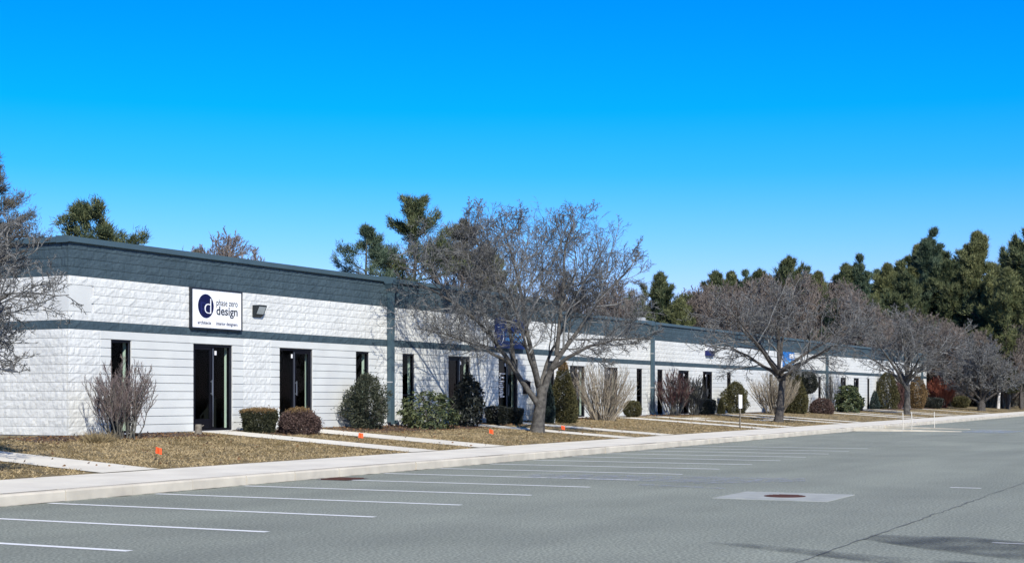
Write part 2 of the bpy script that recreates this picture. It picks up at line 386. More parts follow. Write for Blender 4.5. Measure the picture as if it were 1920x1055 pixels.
# manhole: square concrete collar with a round iron lid
mh = thing('manhole', 'round rusty manhole lid set in a pale square concrete collar', 'manhole', (21.5, 6.75, 0), rad(1.5))
c = MB(); c.box(-.84, .84, -.86, .86, -.2, .006); obj('collar', c.me(), M['collar'], mh)
c = MB(); c.disc((0, 0, .006), .31, 32, 'z', .006); lid = obj('lid', c.me(), M['iron'], mh)
c = MB(); 
for k in range(-3, 4):
    h = math.sqrt(max(.0, .27 ** 2 - (k * .075) ** 2)); c.box(k * .075 - .018, k * .075 + .018, -h, h, .012, .018)
obj('lid_rib', c.me(), M['iron'], lid)
cb = thing('catch_basin', 'dark iron drain grate in the asphalt against the kerb', 'drain', (22.25, 15.32, 0), KA)
c = MB(); c.box(-.36, .36, -.33, .33, .001, .005); obj('frame', c.me(), M['grate'], cb)
c = MB()
for k in range(9): c.box(-.3 + k * .07, -.27 + k * .07, -.28, .28, .006, .02)
obj('grate', c.me(), M['iron'], cb)

# kerb ramp: two low concrete returns running out into the lot
for x0, y0, x1, y1, h in ((64.4, 17.1, 65.3, 12.6, .15), (70.8, 17.3, 70.2, 13.2, .12)):
    d = np.array([x1 - x0, y1 - y0]); L = np.linalg.norm(d); d /= L; nn = np.array([-d[1], d[0]]); b = MB()
    V = []
    for t, hh in ((0, h), (L * .5, h * .55), (L, .02)):
        for sgn in (-1, 1):
            for z in (-.05, hh): V.append((*(np.array([x0, y0]) + d * t + nn * sgn * .14), z))
    F = []
    for k in (0, 4): F += [(k + 0, k + 4, k + 5, k + 1), (k + 2, k + 3, k + 7, k + 6), (k + 1, k + 5, k + 7, k + 3)]
    F += [(0, 1, 3, 2), (8, 10, 11, 9)]; b.add(V, F); structure(obj('kerb_return', b.me(), M['kerb']))
flat('worn_marking', [(65.2, 13.0), (65.5, 13.0), (66.6, 11.2), (66.2, 11.0)], .012, M['worn_line'])
flat('worn_marking', [(70.1, 13.6), (70.4, 13.5), (68.6, 11.2), (68.2, 11.3)], .012, M['worn_line'])
flat('worn_marking', [(64.0, 12.6), (69.0, 12.4), (67.5, 10.2), (63.0, 10.5)], .008, M['worn_blue'])

# paths from the sidewalk to the doors
PATHS = []
def path(xa, xb, yb, top=None):
    s0 = w2k(xa, 21)[0]; s1 = w2k(xb, 21)[0]; we = w2k(.5 * (xa + xb), yb)[1]
    rows = np.concatenate([[2.2], WROWS[(WROWS > 2.3) & (WROWS < we - .05)], [we]]); PATHS.append((s0, s1, we))
    sheet('path', np.linspace(s0, s1, 4), rows, .014, M['walk'])
path(18.75, 20.25, 44)
for xa, xb, yb in ((29.25, 30.5, 24.8), (32.7, 34.2, 24.8), (42.3, 43.55, 24.8), (45.85, 47.2, 24.8), (57.5, 58.9, 27.7), (61.2, 62.4, 27.7), (70.6, 71.9, 27.7), (74.1, 75.4, 27.7),
                   (88.3, 89.8, 27.7), (92, 93.3, 27.7), (101.3, 102.8, 27.7), (105.2, 106.5, 27.7), (118, 119.4, 27.7)): path(xa, xb, yb)
# low stoop slabs along the front of a few doors (pale strips lying in the grass)
for x0, x1, y0, y1 in ((62.5, 64.8, 23.6, 24.5), (66.5, 70.5, 21.9, 22.6)):
    (sa, wa), (sb, wb) = w2k(x0, y0), w2k(x1, y1)
    r_ = np.concatenate([[wa], WROWS[(WROWS > wa + .05) & (WROWS < wb - .05)], [wb]]); sheet('path', [sa, sb], r_, .012, M['walk'])

# mulch bed along the front wall with a ragged edge
rm = np.random.default_rng(8)
def mulch(xa, xb, y0, y1):
    S = np.arange(w2k(xa, y0)[0], w2k(xb, y0)[0] + .1, .3); w1 = w2k(.5 * (xa + xb), y1)[1]; w0 = w2k(.5 * (xa + xb), y0)[1]
    rows = np.concatenate([[w0], WROWS[(WROWS > w0 + .3) & (WROWS < w1 - .05)], [w1]])
    wob = rm.normal(0, .09, len(S))
    def jig(s, w):
        w = w.copy(); w[:, 0] += wob; w[:, 0] = np.minimum(w[:, 0], w[:, 1] - .03); return s, w
    sheet('mulch_bed', S, rows, .007, M['mulch'], jig=jig)
BEDS = [(22.5, 28.6, 23.3, 24.9), (30.7, 32.5, 22.9, 24.9), (34.4, 42.1, 23.0, 25.2), (43.7, 45.7, 23.6, 25), (47.4, 57.2, 25.2, 27.8), (63.5, 70.4, 25.6, 27.9), (72.1, 74.0, 26, 27.9), (75.6, 88.0, 26, 27.9), (93.5, 101, 25.5, 27.9), (107, 130, 25.8, 27.9)]
for q in BEDS: mulch(*q)

# grass blades
rgs = np.random.default_rng(11)
def grass():
    Cs = []
    for s0, s1, w0, w1, n in ((-9, 22, 2.3, 8.9, 26000), (22, 60, 2.3, 9.5, 17000), (60, 120, 2.3, 10, 9000)):
        s = rgs.uniform(s0, s1, n); w = rgs.uniform(w0, w1, n); keep = np.ones(n, bool)
        for a, b_, we in PATHS: keep &= ~((s > a - .03) & (s < b_ + .03) & (w < we))
        x, y = k2w(s, w)
        for xa, xb, ya, yb in BEDS: keep &= ~((x > xa) & (x < xb) & (y > ya + .1) & (rgs.random(n) > .06))
        keep &= ~((x > 24.95) & (x < 51.5) & (y > 24.78)) & ~((x > 51.4) & (y > 27.75))
        Cs.append(np.stack([x, y, wz(w)], -1)[keep])
    C = np.concatenate(Cs); C = C[rgs.random(len(C)) < .62]; C = np.repeat(C, 7, 0) + np.concatenate([rgs.normal(0, .055, (len(C) * 7, 2)) * [1.5, .8], np.full((len(C) * 7, 1), -.004)], 1)
    D = rgs.normal(0, .8, (len(C), 3)); D[:, 2] = .55
    V, F = blades(rgs, C, D, .065, .016)
    structure(obj('grass', mesh(V, F), M['grass']), 'stuff')
grass()

# fallen leaves on the beds and lawn
rl = np.random.default_rng(61); Cl = []
for xa, xb, ya, yb in BEDS[:6]:
    n = int(90 * (xb - xa)); x = rl.uniform(xa, xb, n); y = ya + (yb - ya) * rl.random(n) - rl.exponential(.25, n); y = np.minimum(y, np.where(x < 50.8, 24.75, 27.7)); Cl.append(np.stack([x, y, wz(w2k(x, y)[1]) + .018], -1))
s_ = rl.uniform(-6, 50, 1500); w_ = rl.uniform(2.3, 8.5, 1500); x, y = k2w(s_, w_); ok = ~((x > 24.9) & (y > 24.75)); Cl.append(np.stack([x, y, wz(w_) + .03], -1)[ok][:400])
Cl = np.concatenate(Cl); D = rl.normal(0, 1, Cl.shape); D[:, 2] *= .25; V, F = leaves(rl, Cl, D, .075, .05)
M['leaf'] = mat('dry fallen leaves', (.20, .11, .05), (.10, .06, .035), .9, 3, island=.8); structure(obj('fallen_leaves', mesh(V, F), M['leaf']), 'stuff')

# ------------------------------------------------------------------ the office building
Z0, CH = .615, .205
Y1, Y2 = 24.86, 27.80
XL, XE, XF = 25.05, 50.72, 128.6
bld = thing('office_building', 'long low white block office building with slate grey parapet band', 'building', (XL, Y1, 0))
BO = np.array([XL, Y1, 0.])
def bpart(name, me, m, loc=(0, 0, 0), rz=0, scale=None, parent=None):
    o = obj(name, me, m, parent or bld, tuple(np.array(loc) - BO) if parent is None else loc, rz, scale); return o

DT = 2.87
def openings(c, lo=-99, hi=99):
    r = []
    for a, b_, k in ((-12.17, -11.47, 'w'), (-9.2, -7.62, 'd'), (-5.57, -4.0, 'd'), (-1.8, -1.07, 'w'), (.82, 1.56, 'w'), (3.69, 5.19, 'd'), (7.2, 8.7, 'd'), (11.0, 11.72, 'w')):
        if a > lo and b_ < hi: r.append((c + a, c + b_, k))
    return r
OP1 = openings(38.57); OP2 = openings(66.9) + openings(97.6) + openings(128.3, -99, -2); OP2 = sorted(OP2)
ROUGH1 = [(XL, 26.05), (31.4, 32.6), (37.9, 39.15), (44.35, 45.2), (50.33, XE)]
ROUGH2 = [(XE, 54.0), (59.7, 60.9), (66.25, 67.5), (72.6, 73.6), (79.3, 84.6), (90.4, 91.6), (96.95, 98.2), (103.3, 104.4), (110, 115.2), (121, 122.3), (127.2, XF)]

# wall core: piers and lintels around the openings
def core(x0, x1, Y, ops, side0=None):
    b = MB(); cur = x0
    for a, e, _ in ops:
        b.box(cur, a, Y, Y + .2, .3, DT); cur = e
        b.box(a, e, Y, Y + .2, .3, .63)
    b.box(cur, x1, Y, Y + .2, .3, DT); b.box(x0, x1, Y, Y + .2, DT, 4.305, 0); b.box(x0, x1, Y, Y + .2, 4.305, 5.10, 1)
    return b
b = core(XL, XE, Y1, OP1); b.box(XL, XL + .2, Y1 + .2, Y1 + 26, .3, 4.305); b.box(XL, XL + .2, Y1 + .2, Y1 + 26, 4.305, 5.10, 1)
b.box(XE - .2, XE, Y1 + .2, Y2 - .001, .3, 4.305); b.box(XE - .2, XE, Y1 + .2, Y2 - .001, 4.305, 5.1, 1)
c2 = core(XE, XF, Y2, OP2); b.add(c2.v, c2.f); b.m[-len(c2.m):] = c2.m
b.box(XF - .2, XF, Y2 + .2, Y1 + 26, .3, 4.305); b.box(XF - .2, XF, Y2 + .2, Y1 + 26, 4.305, 5.1, 1)
b.box(XL, XF, Y1 + 26, Y1 + 26.2, .3, 5.1)
bpart('wall', b.me(), [M['white_core'], M['slate_core']])
for o in bld.children: o.location = -BO
# dark rooms behind the glass
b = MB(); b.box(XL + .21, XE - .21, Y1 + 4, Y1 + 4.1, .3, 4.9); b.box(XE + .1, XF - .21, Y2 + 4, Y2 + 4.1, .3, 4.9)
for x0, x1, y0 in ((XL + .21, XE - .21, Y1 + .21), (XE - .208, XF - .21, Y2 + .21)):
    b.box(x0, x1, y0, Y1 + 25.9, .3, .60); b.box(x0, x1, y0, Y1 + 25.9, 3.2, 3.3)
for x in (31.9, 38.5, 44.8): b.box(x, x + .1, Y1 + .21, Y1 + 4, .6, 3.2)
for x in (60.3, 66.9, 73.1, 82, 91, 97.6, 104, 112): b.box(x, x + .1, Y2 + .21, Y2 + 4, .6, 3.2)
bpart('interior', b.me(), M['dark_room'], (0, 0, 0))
b = MB(); b.box(XL + .02, XE - .02, Y1 + .2, Y1 + 26, 4.90, 5.0); b.box(XE - .02, XF - .02, Y2 + .2, Y1 + 26, 4.90, 5.0); bpart('roof', b.me(), M['roof'])

# split-face and smooth blocks
rb = np.random.default_rng(21)
def split_block():
    nx, nz = 5, 4; X, Z = np.meshgrid(np.linspace(0, 1, nx), np.linspace(0, 1, nz), indexing='ij')
    y = -(.030 + rb.normal(0, .0045, X.shape) + .006 * np.sin(3.1 * X + rb.uniform(0, 6)) * np.sin(2.6 * Z + rb.uniform(0, 6)))
    edge = (X == 0) | (X == 1) | (Z == 0) | (Z == 1); y[edge] = -(.021 + rb.uniform(0, .008, edge.sum())); 
    V = np.stack([X, y, Z], -1).reshape(-1, 3); a = (np.arange(nx - 1)[:, None] * nz + np.arange(nz - 1)[None]).ravel()
    F = np.stack([a, a + nz, a + nz + 1, a + 1], -1)
    rim = [i * nz for i in range(nx)] + [(nx - 1) * nz + j for j in range(1, nz)] + [i * nz + nz - 1 for i in range(nx - 2, -1, -1)] + [j for j in range(nz - 2, 0, -1)]
    Vr = V[rim].copy(); Vr[:, 1] = .01; n0 = len(V); k = len(rim)
    Fr = np.array([[rim[i], n0 + i, n0 + (i + 1) % k, rim[(i + 1) % k]] for i in range(k)])
    return np.concatenate([V, Vr]), np.concatenate([F, Fr])
VAR = [split_block() for _ in range(14)]
VAR_ME = {}
for tint in ('white_split', 'slate_split'):
    VAR_ME[tint] = [mesh(V, F) for V, F in VAR]
    for q in VAR_ME[tint]: q.name = 'block'; q.materials.append(M[tint])
BL = .41; J = .008
blocks = []                                                        # (distance key, tint, origin, rz, length, height)
def lay(frame, a0, a1, k0, k1, tint, skip=()):
    for k in range(k0, k1):
        z = Z0 + k * CH; h = CH if z + CH < 5.08 else 5.08 - z; off = (BL * .5 if k % 2 else 0.0)
        a = a0; nxt = math.floor((a0 - off) / BL + 1e-6) * BL + BL + off
        while a < a1 - 1e-4:
            e = min(nxt, a1); nxt += BL
            if a1 - e < .07: e = a1
            if e - a < .07: continue
            if not any(s0 - .01 < .5 * (a + e) < s1 + .01 and kk0 <= k < kk1 for s0, s1, kk0, kk1 in skip):
                blocks.append((frame, tint, a, e, z, h))
            a = e
def place(fr, a, z):
    if fr == 'front': return (a, Y1, z), 0
    if fr == 'rear': return (a, Y2, z), 0
    return (XL, Y1 - a, z), -math.pi / 2                           # side wall: a runs towards the viewer (-Y)
for fr, x0, x1, rough, ops in (('front', XL - .034, XE, ROUGH1, OP1), ('rear', XE, XF, ROUGH2, OP2)):
    sk = ((XL - .05, XL + .72, 14, 17),) if fr == 'front' else ()
    lay(fr, x0, x1, 18, 22, 'slate_split'); lay(fr, x0, x1, 13, 18, 'white_split', sk); lay(fr, x0, x1, 12, 13, 'slate_split')
    for a, e in rough:
        lay(fr, max(a, x0) if a > XL else x0, e, 0, 12, 'white_split')
lay('side', -2.6, -.026, 18, 22, 'slate_split'); lay('side', -2.6, -.026, 13, 18, 'white_split', ((-.70, 0, 14, 17),)); lay('side', -2.6, -.026, 12, 13, 'slate_split'); lay('side', -2.6, -.026, 0, 12, 'white_split')
def bdist(q):
    (x, y, z), _ = place(q[0], .5 * (q[2] + q[3]), q[4])
    w = (q[3] - q[2]) * q[5]
    return -w / (np.hypot(x, y) ** 2) * (1.0 if q[0] != 'side' else 1.2)
blocks.sort(key=bdist)
RV, RF, RM, rn = [], [], [], 0
for i, (fr, tint, a, e, z, h) in enumerate(blocks):
    loc, rz = place(fr, a + J * .5, z + J * .5); L, H = e - a - J, h - J; v = int(rb.integers(len(VAR)))
    if i < 295:
        bpart('block', VAR_ME[tint][v], None, loc, rz, (L, 1, H))
    else:
        V, F = VAR[v]; P = V * np.array([L, 1, H])
        if rz: P = np.stack([P[:, 1], -P[:, 0], P[:, 2]], -1)
        RV.append(P + np.array(loc) - BO); RF.append(F + rn); RM.append(np.full(len(F), 0 if tint == 'white_split' else 1)); rn += len(V)
o = obj('block_wall', mesh(np.concatenate(RV), np.concatenate(RF), np.concatenate(RM)), [M['white_split'], M['slate_split']], bld); o['kind'] = 'stuff'

# smooth courses between the rough piers
def runs(a, e, ops, k):
    r = []; cur = a
    if k < 11:
        for p, q, _ in ops:
            if q <= a or p >= e: continue
            r.append((cur, p)); cur = q
    r.append((cur, e)); return [(x, y) for x, y in r if y - x > .05]
def inv(rough, lo, hi):
    r = []; cur = lo
    for a, e in rough:
        if a - cur > .05: r.append((cur, a))
        cur = e
    if hi - cur > .05: r.append((cur, hi))
    return r
sm = {}
def course_mesh(L, H):
    b = MB(); c = .006; D = .028
    V = [(0, .01, 0), (L, .01, 0), (L, .01, H), (0, .01, H), (0, -D + c, 0), (L, -D + c, 0), (L, -D + c, H), (0, -D + c, H),
         (c, -D, c), (L - c, -D, c), (L - c, -D, H - c), (c, -D, H - c)]
    F = [(0, 1, 5, 4), (1, 2, 6, 5), (2, 3, 7, 6), (3, 0, 4, 7), (4, 5, 9, 8), (5, 6, 10, 9), (6, 7, 11, 10), (7, 4, 8, 11), (8, 9, 10, 11)]
    b.add(V, F); return b
SB = MB()
for fr, Y, ops, zones in (('front', Y1, OP1, inv(ROUGH1, XL, XE)), ('rear', Y2, OP2, inv(ROUGH2, XE, XF))):
    for a, e in zones:
        for k in range(12):
            for p, q in runs(a, e, ops, k):
                z = Z0 + k * CH; j = .014
                cb_ = course_mesh(q - p - .004, CH - j)
                if fr == 'front': bpart('smooth_course', cb_.me(), M['white_smooth'], (p + .002, Y, z + j * .5))
                else: SB.add([(x + p + .002 - BO[0], y + Y - BO[1], zz + z + j * .5) for x, y, zz in cb_.v], cb_.f)
o = obj('smooth_courses', SB.me(), M['white_smooth'], bld); o['kind'] = 'stuff'
b = MB(); b.box(XL - .026, XL + .70, Y1 - .026, Y1 + .005, Z0 + 14 * CH + .005, Z0 + 17 * CH - .005); b.box(XL - .026, XL + .005, Y1 + .006, Y1 + .68, Z0 + 14 * CH + .005, Z0 + 17 * CH - .005)
bpart('corner_panel', b.me(), M['white_smooth'])

# coping in lengths, with drip edge
def coping(loc, rz, L):
    b = MB(); b.add([(0, -.075, 5.06), (0, -.105, 5.075), (0, -.105, 5.20), (0, .30, 5.225), (0, .30, 5.06), (L, -.075, 5.06), (L, -.105, 5.075), (L, -.105, 5.20), (L, .30, 5.225), (L, .30, 5.06)],
                  [(0, 1, 2, 3, 4), (9, 8, 7, 6, 5), (0, 5, 6, 1), (1, 6, 7, 2), (2, 7, 8, 3), (3, 8, 9, 4), (4, 9, 5, 0)])
    bpart('coping', b.me(), M['slate_metal'], loc, rz)
def cope_run(x0, x1, Y):
    n = max(1, round((x1 - x0) / 3.05)); s = (x1 - x0) / n
    for i in range(n): coping((x0 + i * s + .003, Y, 0), 0, s - .006)
cope_run(XL - .105, 38.22, Y1); cope_run(38.95, XE, Y1)
cope_run(XE + .003, 66.5, Y2); cope_run(67.3, 97.2, Y2); cope_run(98, XF, Y2)
coping((XL, Y1 + 1.72, 0), -math.pi / 2, 1.41); 
for i in range(7): coping((XL + .03, Y1 + 1.73 + 3.2 * (i + 1), -.03), -math.pi / 2, 3.19)

# downspouts with hopper and straps
def downspout(x, Y):
    b = MB(); b.box(-.11, .11, -.185, -.045, .72, 4.92); b.box(-.11, .11, -.30, -.186, .66, .78)
    d = bpart('downspout', b.me(), M['slate_metal'], (x, Y, 0))
    b = MB(); b.add([(-.24, -.26, 5.0), (.14, -.26, 5.0), (.14, -.03, 5.0), (-.24, -.03, 5.0), (-.115, -.19, 4.74), (.115, -.19, 4.74), (.115, -.03, 4.74), (-.115, -.03, 4.74)],
                  [(0, 1, 2, 3), (7, 6, 5, 4), (0, 4, 5, 1), (1, 5, 6, 2), (2, 6, 7, 3), (3, 7, 4, 0)])
    b.box(-.25, .25, -.28, -.02, 5.0, 5.03); b.box(.195, .235, -.27, -.20, 4.66, 5.0); obj('hopper', b.me(), M['slate_metal'], d)
    for z in (1.95, 3.62):
        b = MB(); b.box(-.122, -.03, -.197, -.03, z, z + .035); obj('strap', b.me(), M['slate_metal'] if z < 1 else M['unit'], d)
    b = MB(); b.box(-.34, .36, -.08, .28, 5.031, 5.235); obj('scupper_box', b.me(), M['slate_metal'], d)
for x, Y in ((38.57, Y1), (66.9, Y2), (97.6, Y2), (126.6, Y2)): downspout(x, Y)

# windows and doors
def ring(b, x0, x1, z0, z1, w, y0, y1):
    b.box(x0, x0 + w, y0, y1, z0, z1); b.box(x1 - w, x1, y0, y1, z0, z1); b.box(x0 + w, x1 - w, y0, y1, z1 - w, z1); b.box(x0 + w, x1 - w, y0, y1, z0, z0 + w)
def pane_me(x0, x1, z0, z1, y):
    b = MB(); b.box(x0, x1, y, y + .008, z0, z1); return b.me()
flip = 0
for Y, ops in ((Y1, OP1), (Y2, OP2)):
    for a, e, kind in ops:
        w = e - a; z0, z1 = .632, DT - .004
        if kind == 'w':
            b = MB(); ring(b, .003, w - .003, z0, z1, .055, .015, .11); b.box(.06, w - .06, .02, .10, 1.55, 1.59)
            d = bpart('window', b.me(), M['black_metal'], (a, Y, 0))
            b = MB(); b.box(w - .062, w - .056, .012, .014, z0 + .06, z1 - .06); obj('edge_trim', b.me(), M['bright_metal'], d)
            obj('pane', pane_me(.058, w - .058, z0 + .055, 1.55, .06), M['glass'], d); obj('pane', pane_me(.058, w - .058, 1.59, z1 - .055, .06), M['glass'], d)
        else:
            flip += 1; m = w * (.52 if flip % 2 else .46)
            b = MB(); ring(b, .003, w - .003, z0, z1, .06, .015, .12); b.box(m - .03, m + .03, .02, .12, z0 + .06, z1 - .06)
            d = bpart('door', b.me(), M['black_metal'], (a, Y, 0))
            b = MB(); b.box(m - .012, m + .012, .013, .019, z0 + .1, z1 - .1); b.box(w - .07, w - .062, .012, .0145, z0 + .06, z1 - .06); obj('edge_trim', b.me(), M['bright_metal'], d)
            l0, l1, f0, f1 = (.062, m - .032, m + .032, w - .062) if flip % 2 else (m + .032, w - .062, .062, m - .032)
            b = MB(); ring(b, l0 + .004, l1 - .004, z0 + .07, z1 - .065, .07, .035, .085); b.box(l0 + .075, l1 - .075, .036, .084, z0 + .141, z0 + .30)
            lf = obj('leaf', b.me(), M['black_metal'], d)
            b = MB(); hx = l1 - .05 if flip % 2 else l0 + .03; b.box(hx, hx + .025, -.03, -.01, 1.55, 1.95); b.box(hx + .005, hx + .02, -.012, .034, 1.58, 1.61); b.box(hx + .005, hx + .02, -.012, .034, 1.89, 1.92); obj('handle', b.me(), M['bright_metal'], d)
            obj('pane', pane_me(l0 + .076, l1 - .076, z0 + .302, z1 - .137, .055), M['glass'], d)
            obj('pane', pane_me(f0, f1, z0 + .061, z1 - .061, .06), M['glass'], d)
            b = MB(); sx_ = (m + .10) if flip % 2 else (m - .10); b.box(sx_, sx_ + .075, .044, .05, 2.60, 2.71); obj('sticker', b.me(), M['white'], d)
        # plastered reveals inside the opening
        # reveals stand just inside the pier faces
        b2 = MB(); b2.box(e - .012, e - .002, Y + .125, Y + .25, .612, DT - .003); b2.box(a + .002, a + .012, Y + .125, Y + .25, .612, DT - .003); b2.box(a + .014, e - .014, Y + .125, Y + .25, DT - .014, DT - .004)
        bpart('reveal', b2.me(), M['reveal'])

# white lettering strips on the glass of one door: rows of small cut vinyl, too small to read in the photograph
fx = openings(38.57)[6][0]; rv = np.random.default_rng(4); b = MB()
for k in range(13):
    z = 2.32 - k * .068; l = rv.uniform(.18, .42) if k not in (1, 3) else .12; x = .12 + rv.uniform(0, .1)
    while l > .03:
        q = min(l, rv.uniform(.03, .10)); b.box(x, x + q, .030, .034, z, z + .036); x += q + .015; l -= q + .015
bpart('vinyl_lettering', b.me(), M['white'], (fx, Y1, 0))

# rooftop units
ru = thing('rooftop_unit', 'pale rooftop unit above the coping near the first downspout', 'rooftop unit', (52.0, 36.6, 5.0))
b = MB(); b.box(-.6, .6, -.6, .6, 0, 1.55); obj('casing', b.me(), M['unit'], ru); b = MB(); b.box(-.4, .2, -.4, .4, 1.551, 1.72); obj('hood', b.me(), M['unit'], ru)
r2 = dup(ru, (95.5, 40.5, 5.0), 0, 'pale rooftop unit seen beside the right edge of the biggest bare tree', None, (.9, .9, 1.22))
ru['group'] = r2['group'] = 'rooftop units'

# ------------------------------------------------------------------ signs and fittings on the facade
def text(s, x, z, y, width, size, m, parent, weight=0.0, name='lettering'):
    cu = bpy.data.curves.new(name, 'FONT'); cu.body = s; cu.size = size; cu.extrude = .002; cu.offset = weight; cu.materials.append(m); cu.resolution_u = 4
    o = bpy.data.objects.new(name, cu); COL.objects.link(o); o.parent = parent
    bpy.context.view_layer.update(); o.scale = (width / max(o.dimensions.x, 1e-3), 1, 1) if width else (1, 1, 1)
    me = bpy.data.meshes.new_from_object(o.evaluated_get(bpy.context.evaluated_depsgraph_get())); sc = o.scale.copy(); bpy.data.objects.remove(o)
    o = bpy.data.objects.new(name, me); COL.objects.link(o); o.parent = parent; o.scale = sc
    o.rotation_euler = (rad(90), 0, 0); o.location = (x, y, z); return o
s1 = thing('wall_sign', 'white architects sign with dark blue disc and black frame', 'sign', (29.19, Y1 - .03, 3.25))
SW, SH = 2.06, 1.06
b = MB(); ring(b, 0, SW, 0, SH, .04, -.085, 0); obj('frame', b.me(), M['ink'], s1)
b = MB(); b.box(.041, SW - .041, -.07, -.02, .041, SH - .041); obj('face', b.me(), M['sign_white'], s1)
b = MB(); b.disc((.575, -.076, .60), .31, 48, 'y', .005); dc = obj('emblem', b.me(), M['navy'], s1)
text('p', .33, .50, -.078, .23, .44, M['navy2'], s1, .0)
text('d', .47, .40, -.080, .26, .60, M['sign_white'], s1, -.012)
text('phase zero', .985, .64, -.073, .87, .24, M['ink'], s1, .0005)
text('design', .985, .40, -.073, .87, .32, M['ink'], s1, .005)
text('architects', .25, .13, -.073, .53, .125, M['navy'], s1, .001)
text('interior designers', .985, .13, -.073, .87, .125, M['navy'], s1, .001)

s2 = thing('wall_sign', 'navy blue wall sign with white arc behind the biggest tree', 'sign', (45.45, Y1 - .03, 3.24))
b = MB(); b.box(0, 2.06, -.14, 0, 0, 1.06); obj('panel', b.me(), M['navy_panel'], s2)
b = MB(); n = 20
for r0, r1, a0, a1, cx, cz in ((.27, .32, -70, 70, .13, .42),):
    V = []
    for k in range(n + 1):
        a = rad(a0 + (a1 - a0) * k / n); th = .05 * math.sin(math.pi * k / n) + .004
        for r in (r0, r0 + th): V.append((cx + r * math.cos(a), -.144, cz + r * math.sin(a)))
    b.add(V, [(2 * k, 2 * k + 1, 2 * k + 3, 2 * k + 2) for k in range(n)])
b.box(.0, .12, -.1445, -.141, .72, .75); obj('emblem', b.me(), M['white'], s2)
b = MB(); rv = np.random.default_rng(9)
for z, h, x1 in ((.44, .12, 1.7), (.26, .13, 1.85)):
    x = .55
    while x < x1: w = rv.uniform(.05, .11); b.box(x, x + w, -.1445, -.141, z, z + h * rv.uniform(.7, 1)); x += w + .03
obj('lettering', b.me(), M['skyblue'], s2)
s3 = thing('wall_sign', 'bright blue wall sign glimpsed behind the second tree', 'sign', (88.0, Y2 - .03, 3.3))
b = MB(); b.box(0, 2.0, -.14, 0, 0, 1.0); obj('panel', b.me(), M['blue'], s3)
b = MB(); b.box(.1, 1.9, -.144, -.141, .10, .48); obj('band', b.me(), M['skyblue'], s3)
b = MB(); b.box(1.0, 1.85, -.144, -.141, .60, .9); obj('emblem', b.me(), M['white'], s3)
s4 = thing('wall_sign', 'dark navy wall sign over the low hedge on the recessed wing', 'sign', (74.4, Y2 - .03, 3.72))
b = MB(); b.box(0, 1.15, -.14, 0, 0, .28); obj('panel', b.me(), M['navy2'], s4)
b = MB(); b.box(0, .9, -.12, -.0, .285, .62); obj('light_bar', b.me(), M['white'], s4)

def wall_pack(x, Y, z, label):
    t = thing('wall_light', label, 'wall light', (x, Y - .03, z), 0, 'wall lights')
    b = MB(); b.add([(0, 0, .33), (0, -.21, .33), (0, -.21, .29), (0, -.10, .06), (0, 0, .0), (.36, 0, .33), (.36, -.21, .33), (.36, -.21, .29), (.36, -.10, .06), (.36, 0, 0)],
                  [(0, 1, 2, 3, 4), (9, 8, 7, 6, 5), (0, 5, 6, 1), (1, 6, 7, 2), (2, 7, 8, 3), (3, 8, 9, 4), (4, 9, 5, 0)])
    obj('housing', b.me(), M['dark_metal'], t)
    b = MB(); b.add([(.03, -.209, .285), (.33, -.209, .285), (.33, -.116, .09), (.03, -.116, .09)], [(0, 1, 2, 3)]); b.add([(.03, -.2, .28), (.33, -.2, .28), (.33, -.10, .09), (.03, -.10, .09)], [(3, 2, 1, 0)])
    obj('lens', b.me(), M['lens'], t); return t
wall_pack(31.78, Y1, 3.66, 'small grey wall light beside the white architects sign')
mb = thing('mailbox', 'black mailbox on the wall beside the glass door with white lettering', 'mailbox', (47.62, Y1 - .03, 1.62))
b = MB(); b.box(0, .30, -.16, 0, 0, .46); obj('box', b.me(), M['black_metal'], mb); b = MB(); b.add([(-.01, -.19, .42), (.31, -.19, .42), (.31, 0, .52), (-.01, 0, .52), (-.01, -.19, .40), (.31, -.19, .40), (.31, 0, .46), (-.01, 0, .46)], [(0, 1, 2, 3), (7, 6, 5, 4), (0, 4, 5, 1), (1, 5, 6, 2), (2, 6, 7, 3), (3, 7, 4, 0)]); obj('lid', b.me(), M['black_metal'], mb)

# ------------------------------------------------------------------ small things on the lawn
def flag(x, y, label, rz, tilt):
    z = gz(x, y); t = thing('marker_flag', label, 'flag', (x, y, z), rz, 'orange marker flags on the lawn')
    P = np.array([[[0, 0, -.03], [.01 * tilt, 0, .12], [.03 * tilt, 0, .26]]]); V, F = tubes(P, np.full((1, 3), .0035), 5); obj('wire', mesh(V, F), M['wire'], t)
    n = 6; V = []
    for i in range(n):
        for zz in (.135, .255): V.append((.02 * tilt + .115 * i / (n - 1), .018 * math.sin(i * 1.4), zz - .012 * i * abs(tilt) * .5))
    Fr = [(2 * i, 2 * i + 2, 2 * i + 3, 2 * i + 1) for i in range(n - 1)]
    b = MB(); b.add(V, Fr); b.add([(p[0], p[1] + .002, p[2]) for p in V], [f[::-1] for f in Fr]); obj('pennant', b.me(), M['orange'], t)
flag(21.75, 19.35, 'orange marker flag on the lawn below the bare red tipped shrub', rad(-62), 1.0)
flag(30.60, 20.60, 'orange marker flag on the narrow lawn below the two clipped hedges', rad(-62), .4)
flag(37.07, 20.45, 'orange marker flag on the lawn left of the biggest tree trunk', rad(-70), 1.2)
flag(42.35, 20.67, 'orange marker flag just right of the biggest tree trunk', rad(-55), -.8)
st = thing('tree_stump', 'small grey weathered stump by the first glass door', 'stump', (28.5, 23.95, gz(28.5, 23.95)))
